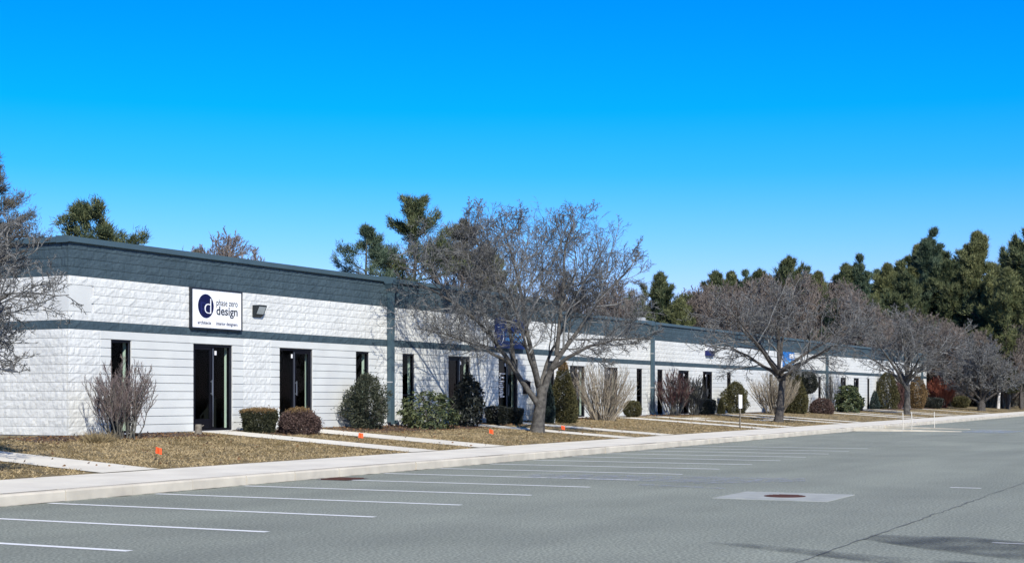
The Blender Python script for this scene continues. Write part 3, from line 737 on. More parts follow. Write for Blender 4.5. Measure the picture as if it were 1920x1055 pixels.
P = resample([(0, 0, -.05), (.01, 0, .1), (.02, .01, .24)], 5)[None]; V, F = tubes(P, np.array([[.12, .095, .085, .082, .08]]), 12); b = MB(); b.add(V.tolist(), F.tolist()); b.disc((.02, .01, .232), .076, 12, 'z', .012); obj('trunk', b.me(), M['wood'], st)
P = resample([(.05, 0, .16), (.12, -.02, .2), (.17, -.03, .22)], 4)[None]; V, F = tubes(P, np.array([[.025, .02, .016, .012]]), 6); obj('branch_stub', mesh(V, F), M['wood'], st)
ub = thing('utility_box', 'small white utility box on the path behind the biggest trunk', 'utility box', (48.45, 24.1, gz(48.45, 24.1)), 0.1)
b = MB(); b.box(-.12, .12, -.12, .12, -.02, .13); obj('body', b.me(), M['white'], ub); b = MB(); b.box(-.13, .13, -.13, .13, .131, .16); obj('lid', b.me(), M['white'], ub)
sp = thing('parking_sign', 'small white sign on a thin brown post beside the sidewalk', 'sign', (56.89, 19.73, .25), rad(-32))
b = MB(); b.box(-.022, .022, -.022, .022, -.1, 1.36); obj('post', b.me(), M['wood'], sp); b = MB(); b.box(-.085, .085, -.032, -.024, .80, 1.34); obj('panel', b.me(), M['white'], sp)
for x, y, h, lb in ((65.0, 15.05, .84, 'pale marker stake on the kerb ramp, left of the close pair'), (65.35, 14.75, .86, 'pale marker stake on the kerb ramp, right of the close pair'), (71.2, 15.0, .80, 'lone pale marker stake farther right on the kerb ramp')):
    t = thing('marker_stake', lb, 'stake', (x, y, 0), 0, 'pale marker stakes at the kerb ramp')
    P = np.array([[[0, 0, 0], [.01, 0, h * .5], [.015, .01, h]]]); V, F = tubes(P, np.full((1, 3), .018), 6); obj('stake', mesh(V, F), M['stake'], t)
    b = MB(); b.disc((0, 0, 0), .07, 10, 'z', .03); obj('base', b.me(), M['stake'], t)

# ------------------------------------------------------------------ bare trees
def in_ell(c, r):
    c = np.asarray(c); r = np.asarray(r)
    return lambda P: (((P - c) / r) ** 2).sum(-1)

def build_tree(name, label, loc, trunk, tr_r, limbs, env, seed, lv, bark, twig, group=None, rz=0, k1=6, scale=None):
    """limbs: list of (points, r0, r1); lv: list of (nc, t0, t1, ang, ratio, n, rr, wig, up, minr)"""
    rng = np.random.default_rng(seed); t = thing(name, label, 'tree', loc, rz, group)
    P = resample(trunk, 10, rng, .008)[None]; R = np.interp(np.linspace(0, 1, 10), np.linspace(0, 1, len(tr_r)), tr_r)[None]
    V, F = tubes(P, R, 14)
    ang = np.arctan2(V[:, 1], V[:, 0]); V[:, :2] *= (1 + .06 * np.sin(ang * 5 + V[:, 2] * 2) * np.exp(-V[:, 2:3].ravel()))[:, None]
    obj('trunk', mesh(V, F, smooth=True), M[bark], t)
    LP, LR = [], []
    for pts, r0, r1 in limbs:
        p = resample(pts, 9, rng, .02); LP.append(p); r = r0 + (r1 - r0) * np.linspace(0, 1, 9) ** .8; LR.append(r)
        V, F = tubes(p[None], r[None], 9); obj('limb', mesh(V, F, smooth=True), M[bark], t)
    Pc, Rc = np.array(LP), np.array(LR); parts = []
    for i, (nc, t0, t1, ang, ratio, n, rr, wig, up, minr) in enumerate(lv):
        Pc, Rc = grow(rng, Pc, Rc, nc, t0, t1, ang, ratio, n, rr, wig, up, env, minr)
        parts.append(tubes(Pc, Rc, (5, 4, 3, 3, 3)[i]))
    V, F = join(parts); obj('crown', mesh(V, F), M[twig], t)
    return t

def rdz(r, z, d): p = RT * r + FW * d; return (p[0], p[1], z)
LIMBS1 = [([(.13, .75, 0), (-.15, 1.15, -.08), (-.8, 2.04, -.3), (-1.48, 3.15, -.8), (-2.08, 3.74, -1.2), (-2.84, 4.25, -1.7), (-3.7, 4.6, -2.3)], .11, .022),
          ([(.08, 1.3, 0), (-.12, 2.4, .05), (-.37, 3.4, .1), (-.54, 4.6, .2), (-.8, 5.8, .3), (-1.17, 6.9, .4)], .105, .018),
          ([(-.7, 1.92, -.26), (-.78, 2.9, -.3), (-1.05, 4.25, -.5), (-1.7, 5.6, -.8), (-2.2, 6.6, -1.1)], .075, .018),
          ([(.2, 1.3, 0), (.43, 2.2, .1), (.77, 2.6, .15), (1.33, 3.2, .3), (1.75, 4.0, .4), (2.43, 4.8, .6), (3.1, 5.4, .8)], .12, .018),
          ([(.42, 2.0, .05), (.9, 2.35, -.3), (1.6, 2.75, -.6), (2.4, 3.0, -.9), (3.3, 2.95, -1.2)], .08, .018),
          ([(.62, 2.45, .12), (.73, 3.6, .3), (.9, 4.9, .5), (.8, 6.0, .7), (1.24, 6.8, .9)], .08, .018),
          ([(0, 1.5, -.1), (-.2, 2.2, -1.0), (-.5, 3.2, -1.9), (-.9, 4.4, -2.8)], .075, .018),
          ([(.1, 1.5, .1), (.4, 2.4, .9), (.9, 3.5, 1.8), (1.4, 4.6, 2.6)], .075, .018),
          ([(-.9, 2.2, -.35), (-1.9, 2.75, -1.6), (-2.9, 3.05, -2.6)], .06, .015)]
def env1(P):
    r = P @ RT; d = P @ FW; z = P[..., 2]; dc = np.where(r < 0, .62 * r, .1 * r) - .2
    q = ((r + .42) / 4.8) ** 2 + ((d - dc) / 3.7) ** 2 + ((z - 4.25) / 3.3) ** 2 + .10 * np.sin(r * 2.3 + 1) * np.cos(d * 1.7) + .10 * np.sin(z * 2.1 + r * 1.3)
    q = np.where(P[..., 1] > 3.15, 9, q); return q
LV_FINE = [(12, .30, 1, .85, .78, 8, .5, .15, .16, .013), (9, .12, 1, .8, .55, 6, .6, .18, .12, .0095), (7, .15, 1, .8, .52, 5, .65, .2, .10, .0075), (6, .2, 1, .85, .5, 4, .75, .3, .08, .006)]
build_tree('bare_tree', 'biggest bare spreading tree on the lawn in front of the building', (41.76, 21.26, .37),
           [(0, 0, -.15), (0, 0, .05), tuple(RT * .05 + (0, 0, .5)), tuple(RT * .12 + (0, 0, 1.0)), tuple(RT * .2 + (0, 0, 1.5))], [.33, .235, .19, .175, .155],
           [([rdz(*p) for p in pts], a, b_) for pts, a, b_ in LIMBS1], env1, 1, LV_FINE, 'bark', 'twig', 'bare trees along the sidewalk')

def auto_limbs(seed, n, z0, z1, reach, zt0, zt1, r0):
    rng = np.random.default_rng(seed); L = []
    for i in range(n):
        a = 2 * math.pi * (i + rng.uniform(-.25, .25)) / n; rr = reach * rng.uniform(.65, 1.05); zs = rng.uniform(z0, z1); zt = rng.uniform(zt0, zt1)
        dx, dy = math.cos(a), math.sin(a); mid = .35 + .2 * rng.random()
        L.append(([(0, 0, zs), (dx * rr * .3, dy * rr * .3, zs + (zt - zs) * mid * .8), (dx * rr * .65, dy * rr * .65, zs + (zt - zs) * (mid + .2)), (dx * rr, dy * rr, zt)], r0 * rng.uniform(.75, 1), .02))
    for i in range(3):
        a = rng.uniform(0, 6.28); L.append(([(0, 0, z1), (.25 * math.cos(a), .25 * math.sin(a), (z1 + zt1) * .5), (.9 * math.cos(a), .9 * math.sin(a), zt1 * 1.05)], r0 * .9, .02))
    return L
LV_MID = [(11, .2, 1, .85, .55, 6, .55, .17, .16, .020), (8, .15, 1, .8, .52, 5, .6, .2, .12, .015), (6, .15, 1, .8, .5, 4, .65, .22, .1, .012), (4, .2, 1, .8, .55, 3, .75, .22, .1, .010)]
LV_OPEN = [(9, .25, 1, .85, .66, 7, .55, .18, .10, .018), (8, .15, 1, .85, .54, 5, .6, .22, .08, .0125), (5, .15, 1, .85, .5, 4, .65, .24, .06, .0095), (3, .2, 1, .85, .55, 3, .75, .25, .05, .008)]
build_tree('bare_tree', 'second bare tree along the sidewalk, behind the thin sign post', (66.6, 21.2, .32),
           [(0, 0, -.15), (.02, 0, .05), (.08, -.05, .7), (.12, -.1, 1.5), (.2, -.15, 2.3)], [.3, .21, .175, .165, .14], auto_limbs(12, 8, 1.9, 2.4, 4.6, 2.9, 5.6, .10),
           in_ell((.2, 0, 4.35), (5.2, 5.2, 3.0)), 2, LV_OPEN, 'bark2', 'twig', 'bare trees along the sidewalk')
build_tree('bare_tree', 'third bare tree along the sidewalk, pale trunk before the far shrubs', (97.48, 22.33, .33),
           [(0, 0, -.15), (0, 0, .05), (.03, -.02, .8), (.0, -.05, 1.5), (.05, 0, 2.2)], [.3, .22, .19, .18, .16], auto_limbs(23, 7, 1.7, 2.3, 3.7, 3.2, 6.0, .14),
           in_ell((.1, 0, 4.6), (4.8, 4.8, 3.0)), 3, [(a, b_, c, d, e, f, g_, h, i, j * 1.25) for a, b_, c, d, e, f, g_, h, i, j in LV_OPEN], 'bark', 'twig', 'bare trees along the sidewalk')
build_tree('bare_tree', 'farthest bare tree along the sidewalk, low and many stemmed', (127.78, 23.04, .33),
           [(0, 0, -.15), (0, 0, .05), (.05, 0, .5), (.1, 0, .9)], [.4, .34, .3, .24], auto_limbs(35, 8, .6, 1.0, 3.9, 2.8, 5.2, .15),
           in_ell((.1, 0, 3.9), (4.9, 4.9, 2.8)), 4, [(a, b_, c, d, e, f, g_, h, i, j * 1.5) for a, b_, c, d, e, f, g_, h, i, j in LV_MID], 'bark2', 'twig', 'bare trees along the sidewalk')
build_tree('bare_tree', 'bare tree reaching in from the edge over the building corner', (15.2, 19.9, .3),
           [(0, 0, -.15), (0, 0, .05), (.05, 0, .7), (.08, 0, 1.4), (.1, 0, 1.9)], [.34, .27, .22, .2, .17], auto_limbs(47, 9, 1.5, 2.0, 4.0, 2.6, 4.6, .11),
           in_ell((.5, .7, 2.9), (4.3, 4.3, 1.8)), 5, [(14, .15, 1, .85, .7, 8, .5, .15, .12, .013)] + LV_FINE[1:], 'bark', 'twig', 'bare trees along the sidewalk')

# ------------------------------------------------------------------ pines and far woods
def pine(name, label, loc, H, seed, mk, lmax=3.2, z0=.3, nb=44, elev=.25, upturn=.10, blade=.34, bw=.07, prof=.65, tufts=5, group=None, rz=0, lean=0, cat='tree', bare=.25, nt=9, top_up=.55, candle=.4):
    rng = np.random.default_rng(seed); t = thing(name, label, cat, loc, rz, group)
    tp = resample([(0, 0, -.3), (lean * .2, 0, H * .35), (lean * .5, .1, H * .7), (lean, 0, H)], 12, rng, .03)
    V, F = tubes(tp[None], np.linspace(H * .017, .03, 12)[None], 8); obj('trunk', mesh(V, F, smooth=True), M['bark2'], t)
    hf = np.sort(z0 + (.985 - z0) * rng.random(nb) ** .9); rel = (hf - z0) / (1 - z0)
    ln = lmax * np.clip((1 - rel) ** prof, .10, 1) * np.clip((rel + .25) * 2.2, .4, 1) * rng.uniform(.5, 1.15, nb)
    az = rng.uniform(0, 2 * np.pi, nb); e0 = elev + rel ** 2 * top_up + rng.normal(0, .15, nb)
    d = np.stack([np.cos(az) * np.cos(e0), np.sin(az) * np.cos(e0), np.sin(e0)], -1)
    st = np.stack([np.interp(hf * H, tp[:, 2], tp[:, k]) for k in range(3)], -1); pts = [st]
    for s in range(6):
        d = d + rng.normal(0, .08, d.shape); d[:, 2] += upturn; d = nrm(d); pts.append(pts[-1] + d * ln[:, None] / 6)
    P = np.stack(pts, 1); R = np.maximum(ln * .016, .02)[:, None] * np.linspace(1, .35, 7)[None]
    P2, R2 = grow(rng, P, R, nt, bare, 1, .7, .42, 4, .6, .12, .18, None, .012, flat=.45)
    V, F = join([tubes(P, R, 4), tubes(P2, R2, 3)]); obj('branches', mesh(V, F), M['bark2'], t)
    f = rng.uniform(.25, 1, (len(P2), tufts)) * 2.999; i = f.astype(int); fr = (f - i)[..., None]; bi = np.arange(len(P2))[:, None]
    C = (P2[bi, i] * (1 - fr) + P2[bi, i + 1] * fr).reshape(-1, 3); T = nrm(P2[bi, i + 1] - P2[bi, i]).reshape(-1, 3)
    q = rng.uniform(.38, 1, (nb, 7)) * 5.999; qi = q.astype(int); qf = (q - qi)[..., None]; bj = np.arange(nb)[:, None]
    Cb = (P[bj, qi] * (1 - qf) + P[bj, qi + 1] * qf).reshape(-1, 3) + rng.normal(0, .08, (nb * 7, 3)); Tb = nrm(P[bj, qi + 1] - P[bj, qi]).reshape(-1, 3)
    hz = H * rng.uniform(.82, 1.0, 26); Ct = np.stack([np.interp(hz, tp[:, 2], tp[:, k]) for k in range(3)], -1); Ct[:, :2] += rng.normal(0, 1, (26, 2)) * (.02 + .26 * ((1.0 - hz / H) / .18) ** 1.3)[:, None]
    Tt = np.stack([Ct[:, 0] - tp[-1, 0], Ct[:, 1] - tp[-1, 1], np.full(26, .8)], -1)
    C = np.concatenate([C, Cb, Ct]); T = np.concatenate([T, Tb, nrm(Tt)]); T[:, 2] += candle
    nbld = 9; bw *= .6; C = np.repeat(C, nbld, 0) + rng.normal(0, .12, (len(C) * nbld, 3)); D = nrm(np.repeat(T, nbld, 0)) + rng.normal(0, .5, (len(C), 3))
    V, F = blades(rng, C, D, blade, bw); obj('crown', mesh(V, F), M[mk], t); return t
GW = 'pines rising behind the building'
def from_px(u, Z):
    t = (u - 960) / 2750.0; p = (FW + RT * t) * Z; return p[0], p[1]
pine('pine_tree', 'dark pine with flat clumps behind the building corner', (*from_px(188, 76), .6), 10.3, 101, 'pine', 3.5, .50, 22, .0, .10, .30, .07, .34, 8, GW, 0, 0, bare=.3, nt=14, top_up=.4)
pine('pine_tree', 'small brownish young pine just above the coping', (*from_px(374, 90), .6), 9.6, 102, 'larch', 2.2, .5, 40, .3, .08, .28, .08, .6, 6, GW)
pine('pine_tree', 'slender pine with a long low side branch', (*from_px(688, 96), .6), 11.8, 103, 'pine_blue', 4.4, .52, 36, -.10, .05, .28, .06, .85, 5, GW, bare=.2, nt=12)
pine('pine_tree', 'tall pine with upswept arms left of the biggest tree', (*from_px(780, 100), .6), 13.8, 104, 'pine', 4.4, .46, 34, .0, .13, .30, .075, .40, 6, GW, .6, bare=.22, nt=13)
pine('pine_tree', 'brownish green pine half hidden behind the biggest tree', (*from_px(868, 108), .6), 13.7, 105, 'larch', 5.0, .3, 60, .05, .06, .40, .10, .7, 6, GW, .4)
pine('pine_tree', 'larch like tree with drooping blue grey twigs, cut by the left edge', (*from_px(-25, 74), .6), 12.9, 106, 'larch', 6.0, .25, 64, 0, .02, .26, .045, .75, 5, GW, .3)
PA = pine('pine_tree', 'tall blue green pine, highest tip in the far woods', (157, 33.5, .5), 18.4, 111, 'pine_blue', 7.0, .12, 90, .12, .08, .5, .11, .95, 9, 'pines in the far woods', .2, top_up=.8, candle=.9, nt=11, bare=.15)
PB = pine('pine_tree', 'yellow green bushy pine right of the highest far pine', (157, 28.8, .5), 17.6, 112, 'pine_yellow', 7.4, .08, 96, .3, .10, .5, .11, .72, 8, 'pines in the far woods', 1.2, top_up=1.1, candle=.9, nt=11, bare=.15)
PC = pine('pine_tree', 'open topped pine with forked crown near the right edge', (150, 22.4, .5), 16.6, 113, 'pine', 7.0, .15, 76, .25, .12, .5, .11, .6, 9, 'pines in the far woods', 2.2, top_up=1.1, candle=.9, nt=11, bare=.15)

SPREAD = 'dark pine within the far woods beyond the building'
rw = np.random.default_rng(77)
# world positions of the remaining far pines: x, y, scale, prototype, label
FARP = [(1612, 150, 478, PA, 'blue green pine standing left of the tallest far pines'), (1665, 158, 497, PB, None), (1700, 150, 520, PC, None), (1762, 166, 478, PC, None), (1915, 150, 470, PA, 'dark pine cut by the right edge of the woods'),
        (1890, 140, 505, PB, 'low yellow green pine in front of the right edge pines'), (1830, 160, 500, PA, None), (1345, 150, 518, PC, None), (1400, 158, 506, PA, None), (1478, 150, 492, PC, 'dark pine tip above the second bare tree'), (1535, 155, 512, PB, None),
        (1235, 143, 520, PC, 'small dark pine right of the biggest bare tree'), (1275, 140, 560, PB, None), (1440, 165, 520, PB, None), (1580, 165, 520, PC, None), (1560, 140, 560, PA, None), (1850, 145, 560, PC, None), (1790, 150, 590, PA, None), (1640, 145, 570, PC, None), (1722, 162, 462, PB, None), (1808, 160, 468, PA, None), (1778, 152, 500, PC, None), (1648, 162, 505, PA, None), (1590, 150, 505, PC, None), (1510, 160, 500, PA, None), (1422, 152, 515, PC, None), (1370, 160, 512, PB, None), (1905, 165, 462, PC, None), (1685, 166, 488, PA, None), (920, 110, 470, PB, 'yellow green pine showing through the biggest crown'), (1180, 134, 545, PA, None)]
for u, Z, yt, pr, lb in FARP:
    x, y = from_px(u, Z); h = (744 - yt) / 2750 * Z + .9; base = {PA.name: 18.6, PB.name: 17.8, PC.name: 16.8}[pr.name]; s = h / base
    dup(pr, (x, y, .5), rw.uniform(0, 6.28), lb or SPREAD, 'pines in the far woods', (s * 1.08, s * 1.08, s))
LV_FAR = [(10, .2, 1, .7, .55, 5, .55, .15, .25, .03), (9, .15, 1, .75, .5, 4, .6, .18, .2, .024), (7, .15, 1, .75, .5, 3, .65, .2, .15, .02)]
BARE_L = 'brown leafless tree in the far woods behind the building'
BA = build_tree('woodland_tree', BARE_L, (140, 45, .5), [(0, 0, -.2), (.1, 0, 2), (.1, .1, 4), (.2, 0, 6)], [.2, .16, .14, .12], auto_limbs(61, 9, 2.2, 5.5, 3.0, 6.5, 11, .09), in_ell((0, 0, 7.2), (4, 4, 5.2)), 61, LV_FAR, 'bark2', 'twig_far', 'bare trees in the far woods')
BB = build_tree('woodland_tree', BARE_L, (132, 60, .5), [(0, 0, -.2), (-.1, 0, 2), (.1, .1, 3.5), (.2, 0, 5)], [.2, .16, .14, .12], auto_limbs(67, 10, 1.6, 4.5, 3.4, 5.0, 10, .09), in_ell((0, 0, 6.4), (4.4, 4.4, 4.8)), 67, LV_FAR, 'bark2', 'twig_far', 'bare trees in the far woods')
for u, Z, yt in [(415, 88, 434), (1290, 148, 540), (1320, 146, 530), (1360, 140, 530), (1395, 150, 528), (1430, 142, 520), (1460, 150, 515), (1500, 140, 515), (1530, 150, 525), (1570, 145, 525), (1600, 138, 545), (1640, 135, 575), (1670, 140, 590), (1700, 135, 585), (1740, 138, 590),
                 (1770, 135, 600), (1800, 140, 610), (1840, 138, 620), (1880, 142, 625), (1915, 138, 610), (1250, 144, 575), (600, 95, 520), (860, 108, 480), (1060, 124, 520), (1140, 132, 520), (-10, 80, 460), (760, 102, 500)]:
    x, y = from_px(u, Z); pr = BA if rw.random() < .5 else BB; h = (744 - yt) / 2750 * Z + .9; s = h / (12.0 if pr == BA else 10.8)
    lb = 'pale bare tree poking above the coping beside a small pine' if u == 415 else BARE_L
    dup(pr, (x, y, .5), rw.uniform(0, 6.28), lb, 'bare trees in the far woods', (s, s, s))

# distant wooded backdrop, a mass nobody could count
def backdrop():
    rng = np.random.default_rng(91); Cs = []
    for u in np.arange(1150, 2300, 9):
        Z = rng.uniform(175, 215); x, y = from_px(u, Z); h = rng.uniform(5, 9.5) + (3 if u > 1650 else 0); n = 260
        q = rng.normal(size=(n, 3)) * [2.2, 2.2, 1]; zf = rng.random(n); q[:, 2] = h * zf; q[:, :2] *= (1.1 - zf * .8)[:, None]; Cs.append(q + [x, y, .4])
    C = np.concatenate(Cs); D = rng.normal(size=C.shape); D[:, 2] += .6; V, F = leaves(rng, C, D, 1.0, .5)
    structure(obj('distant_woods', mesh(V, F), M['cedar']), 'stuff')
backdrop()

# ------------------------------------------------------------------ shrubs
def stems(rng, n, w, h, r0=.012, spread=.12, npt=7, straight=.06, tipw=1.0):
    a = rng.uniform(0, 2 * np.pi, n); q = np.sqrt(rng.random(n)); base = np.stack([np.cos(a) * spread * q, np.sin(a) * spread * q, np.full(n, -.03)], -1)
    a2 = a + rng.normal(0, .35, n); hh = h * rng.uniform(.55, 1.0, n) * (1 - .22 * q ** 2); tip = np.stack([np.cos(a2) * w * .5 * q * tipw, np.sin(a2) * w * .5 * q * tipw, hh], -1)
    t = np.linspace(0, 1, npt)[None, :, None]; P = base[:, None] + (tip - base)[:, None] * t
    P[..., :2] += (base[:, None, :2] * 0 + (tip - base)[:, None, :2]) * (.28 * np.sin(np.pi * t) * -.0) 
    P[:, 1:] += np.cumsum(rng.normal(0, straight * h / npt, (n, npt - 1, 3)) * [1, 1, .3], axis=1)
    R = r0 * rng.uniform(.7, 1.2, (n, 1)) * np.linspace(1, .5, npt)[None]
    return P, R
def bare_shrub(label, x, y, w, h, seed, n=26, mk='olive_twig', tip=None, r0=.014, straight=.10, lv=2, nc=7, group='bare shrubs along the wall', spread=None, minr=.006):
    rng = np.random.default_rng(seed); t = thing('bare_shrub', label, 'shrub', (x, y, gz(x, y)), 0, group)
    P, R = stems(rng, n, w, h, r0, spread or w * .16, 7, straight); env = in_ell((0, 0, h * .5), (w * .56, w * .56, h * .56))
    V, F = tubes(P, R, 5); obj('stems', mesh(V, F), M[mk], t); parts = []
    for i in range(lv):
        P, R = grow(rng, P, R, nc, .25, 1, .5, .42, 5, .7, .14, .28, env, minr); parts.append(tubes(P, R, 3))
    V, F = join(parts); obj('twigs', mesh(V, F), M[tip or mk], t); return t

def profile_pts(rng, N, prof, h, w, d=None, thick=.35, lump=.1, stray=.07):
    zf = rng.random(N * 3); r = prof(zf); keep = rng.random(N * 3) < r / r.max() ; zf = zf[keep][:N]; N = len(zf); r = prof(zf)
    a = rng.uniform(0, 2 * np.pi, N); k = 1 + lump * (np.sin(a * 3 + zf * 7 + rng.uniform(0, 6)) + .7 * np.sin(a * 5 - zf * 11)) * .6
    rr = r * k * (1 - thick * rng.random(N) ** 1.8); d = d or w
    C = np.stack([np.cos(a) * rr * w * .5, np.sin(a) * rr * d * .5, zf * h], -1); dz = (prof(np.clip(zf + .05, 0, 1)) - prof(np.clip(zf - .05, 0, 1))) / .1
    D = np.stack([np.cos(a), np.sin(a), -dz * w * .5 / h + .15], -1); st_ = 1 + (rng.random(len(C)) < .10) * rng.exponential(stray, len(C)); C[:, :2] *= st_[:, None]; C[:, 2] *= 1 + (st_ - 1) * .35; return C, nrm(D)
def ever(name, label, x, y, w, h, seed, prof, mk, N=9000, L=.07, Wd=.035, d=None, thick=.35, lump=.12, rand=.6, z=0, cat='shrub', group='evergreen shrubs along the wall', stem=True, rz=0, top=None, stray=.08):
    rng = np.random.default_rng(seed); t = thing(name, label, cat, (x, y, gz(x, y)), rz, group)
    C, D = profile_pts(rng, N, prof, h - z, w, d, thick, lump * 1.35, stray); C[:, 2] += z; D2 = D + rng.normal(0, rand, D.shape)
    if top is not None:
        cap = C[:, 2] > h * top[1] + rng.normal(0, .03, len(C)); V, F = leaves(rng, C[cap], D2[cap], L, Wd); obj('top_growth', mesh(V, F), M[top[0]], t); C, D2 = C[~cap], D2[~cap]
    V, F = leaves(rng, C, D2, L, Wd); obj('foliage', mesh(V, F), M[mk], t)
    if stem:
        P, R = stems(rng, 9, w * .75, h * .8, .02, .1, 5, .08); V, F = tubes(P, R, 5); obj('stems', mesh(V, F), M['bark2'], t)
    return t
ball = lambda z: np.sqrt(np.clip(1 - (2 * z - 1) ** 2, 0.0, 1)) ** .9 + .02
hedge_p = lambda z: np.clip((.80 + .28 * z) * np.clip(1 - np.clip((z - .82) / .18, 0, 1) ** 3 * .75, 0, 1), .05, 2)
mound = lambda z: np.clip(np.sqrt(np.clip(1 - z ** 2.6, 0, 1)) * (.86 + .2 * np.clip(z * 3, 0, 1)), .05, 2)
cone = lambda z: np.clip((1 - z) ** .75 * (.7 + .3 * np.clip(z * 5, 0, 1)) + .03, .03, 2)
egg = lambda z: np.clip(np.sin(np.pi * np.clip(z * .86 + .13, 0, 1)) ** .75, .05, 2)
col = lambda z: np.clip(np.clip(1 - z ** 4, 0, 1) ** .6 * (.78 + .22 * np.clip(z * 4, 0, 1)), .05, 2)

bare_shrub('bare shrub with reddish twig tips in front of the first window', 25.35, 23.5, 1.72, 1.85, 201, 60, 'olive_twig', 'dull_twig', .011, .13, 2, 9, minr=.005, spread=.38)
def tuft(label, x, y, w, h, n, seed):
    rng = np.random.default_rng(seed); t = thing('grass_tuft', label, 'grass tuft', (x, y, gz(x, y))); C = rng.normal(0, w * .22, (n, 3)); C[:, 2] = 0; D = C * 2.2 / w + rng.normal(0, .35, C.shape); D[:, 2] = .9
    V, F = blades(rng, C, D, h, .012); obj('blades', mesh(V, F), M['straw'], t)
tuft('dry straw coloured grass tuft at the foot of the bare shrub', 23.9, 22.9, .6, .28, 700, 210)
ever('clipped_hedge', 'dark green clipped hedge with browned flat top by the first door', 30.95, 23.95, 1.05, .62, 202, hedge_p, 'hedge', 12000, .05, .03, .8, .3, .06, .7, top=('hedge_top', .88))
ever('clipped_hedge', 'purplish brown clipped hedge mound in front of the second door', 31.75, 23.25, 1.22, .68, 203, mound, 'hedge_brown', 11000, .055, .028, .95, .35, .08, .8, top=('hedge_top', .86))
ever('evergreen_shrub', 'loose egg shaped yew shrub in front of the third window', 36.25, 24.1, 1.3, 1.6, 204, egg, 'yew', 8500, .10, .028, 1.1, .6, .34, .8, stray=.16)
def rhodo(label, x, y, w, h, seed, mk, n=420, group='broadleaf shrubs along the wall', prof=mound, L=.14, Wd=.045):
    rng = np.random.default_rng(seed); t = thing('rhododendron', label, 'shrub', (x, y, gz(x, y)), 0, group)
    C, D = profile_pts(rng, n, prof, h, w, w * .75, .5, .25); k = 11; T = np.repeat(C, k, 0); dn = nrm(D + [0, 0, .7]); a = nrm(np.cross(np.repeat(dn, k, 0), rng.normal(size=(len(T), 3))))
    dirs = a + np.repeat(dn, k, 0) * rng.uniform(-.5, .6, (len(T), 1)); V, F = leaves(rng, T, dirs, L, Wd, .06); obj('foliage', mesh(V, F), M[mk], t)
    P, R = stems(rng, 16, w * .85, h * .9, .016, .2, 6, .12); V, F = tubes(P, R, 5); obj('stems', mesh(V, F), M['bark2'], t); return t
rhodo('broad leathery rhododendron with pale leaf tips right of the first downspout', 38.9, 23.55, 2.05, 1.15, 205, 'rhodo', 300)
rhodo('tall dark broadleaf shrub in front of the third glass door', 41.7, 23.75, 1.15, 1.72, 206, 'rhodo_dark', 420, prof=egg)
ever('clipped_hedge', 'low dark box hedge under the mailbox, left half', 44.25, 24.1, .85, .62, 207, hedge_p, 'rhodo_dark', 7000, .05, .032, .7, .3, .05, .7)
ever('clipped_hedge', 'low dark box hedge under the mailbox, right half', 45.5, 24.15, .95, .56, 208, hedge_p, 'rhodo_dark', 7000, .05, .032, .7, .3, .05, .7)
ever('conical_evergreen', 'narrow blue green conical evergreen just behind the biggest trunk', 48.2, 24.15, .65, 1.75, 209, cone, 'cedar_blue', 8000, .08, .035, None, .35, .1, .6)
ever('conical_evergreen', 'tall dark cone evergreen with browned top beside the biggest trunk', 49.3, 24.0, 1.15, 2.3, 210, cone, 'cedar', 12000, .09, .04, None, .35, .08, .6, top=('hedge_top', .84))
ever('conical_evergreen', 'small blue conical evergreen at the foot of the tan shrub', 50.35, 24.3, .45, 1.2, 211, cone, 'cedar_blue', 5000, .08, .035, None, .35, .1, .6)
bare_shrub('large pale tan vase shaped shrub right of the biggest trunk', 53.9, 24.45, 2.75, 2.45, 212, 120, 'tan_twig', 'tan_twig', .014, .07, 1, 6, spread=.45, minr=.008)
ever('clipped_hedge', 'small round olive bush at the right foot of the tan shrub', 60.0, 25.8, .75, .72, 213, ball, 'cedar', 6000, .06, .035, None, .35, .06, .7)
bare_shrub('dark reddish brown bare shrub right of the second downspout', 66.4, 26.4, 2.0, 2.2, 214, 46, 'olive_twig', 'red_twig', .018, .12, 2, 8, minr=.010)
bare_shrub('round twiggy grey bare shrub between two glass doors', 68.75, 26.2, 1.25, 2.0, 215, 40, 'olive_twig', 'olive_twig', .018, .14, 2, 8, minr=.010)
ever('clipped_hedge', 'low dark hedge in shade before the narrow bluish glass door', 70.9, 26.4, 1.5, .78, 216, hedge_p, 'rhodo_dark', 7000, .06, .04, .9, .3, .06, .7)
ever('conical_evergreen', 'tiny pointed evergreen beside the low shaded hedge', 73.4, 26.5, .42, .85, 217, cone, 'cedar', 3500, .06, .03, None, .35, .08, .6)
ever('evergreen_shrub', 'lopsided round brown green evergreen behind the thin sign post', 76.2, 26.7, 1.25, 1.72, 218, egg, 'cedar', 9000, .09, .045, None, .4, .28, .7)
bare_shrub('large pale grey tan bare shrub behind the second tree trunk', 78.4, 25.2, 3.1, 2.5, 219, 120, 'tan_twig', 'tan_twig', .018, .07, 1, 7, spread=.45, minr=.012)
ever('conical_evergreen', 'large olive cone evergreen right of the second tree trunk', 82.3, 25.3, 1.75, 2.75, 220, cone, 'cedar', 12000, .11, .05, None, .35, .08, .6)
ever('conical_evergreen', 'slim dark cone right beside the large olive cone', 86.6, 26.6, .6, 1.9, 221, cone, 'cedar_blue', 4000, .09, .045, None, .35, .08, .6)
ever('topiary_shrub', 'dark rounded evergreen on bare legs above the reddish hedge', 89.4, 26.6, 1.15, 2.45, 222, ball, 'rhodo_dark', 7000, .10, .05, None, .35, .1, .7, z=1.15)
ever('clipped_hedge', 'reddish brown clipped hedge below the evergreen on bare legs', 85.6, 24.6, 1.35, .9, 223, mound, 'hedge_brown', 7000, .08, .045, None, .35, .06, .8)
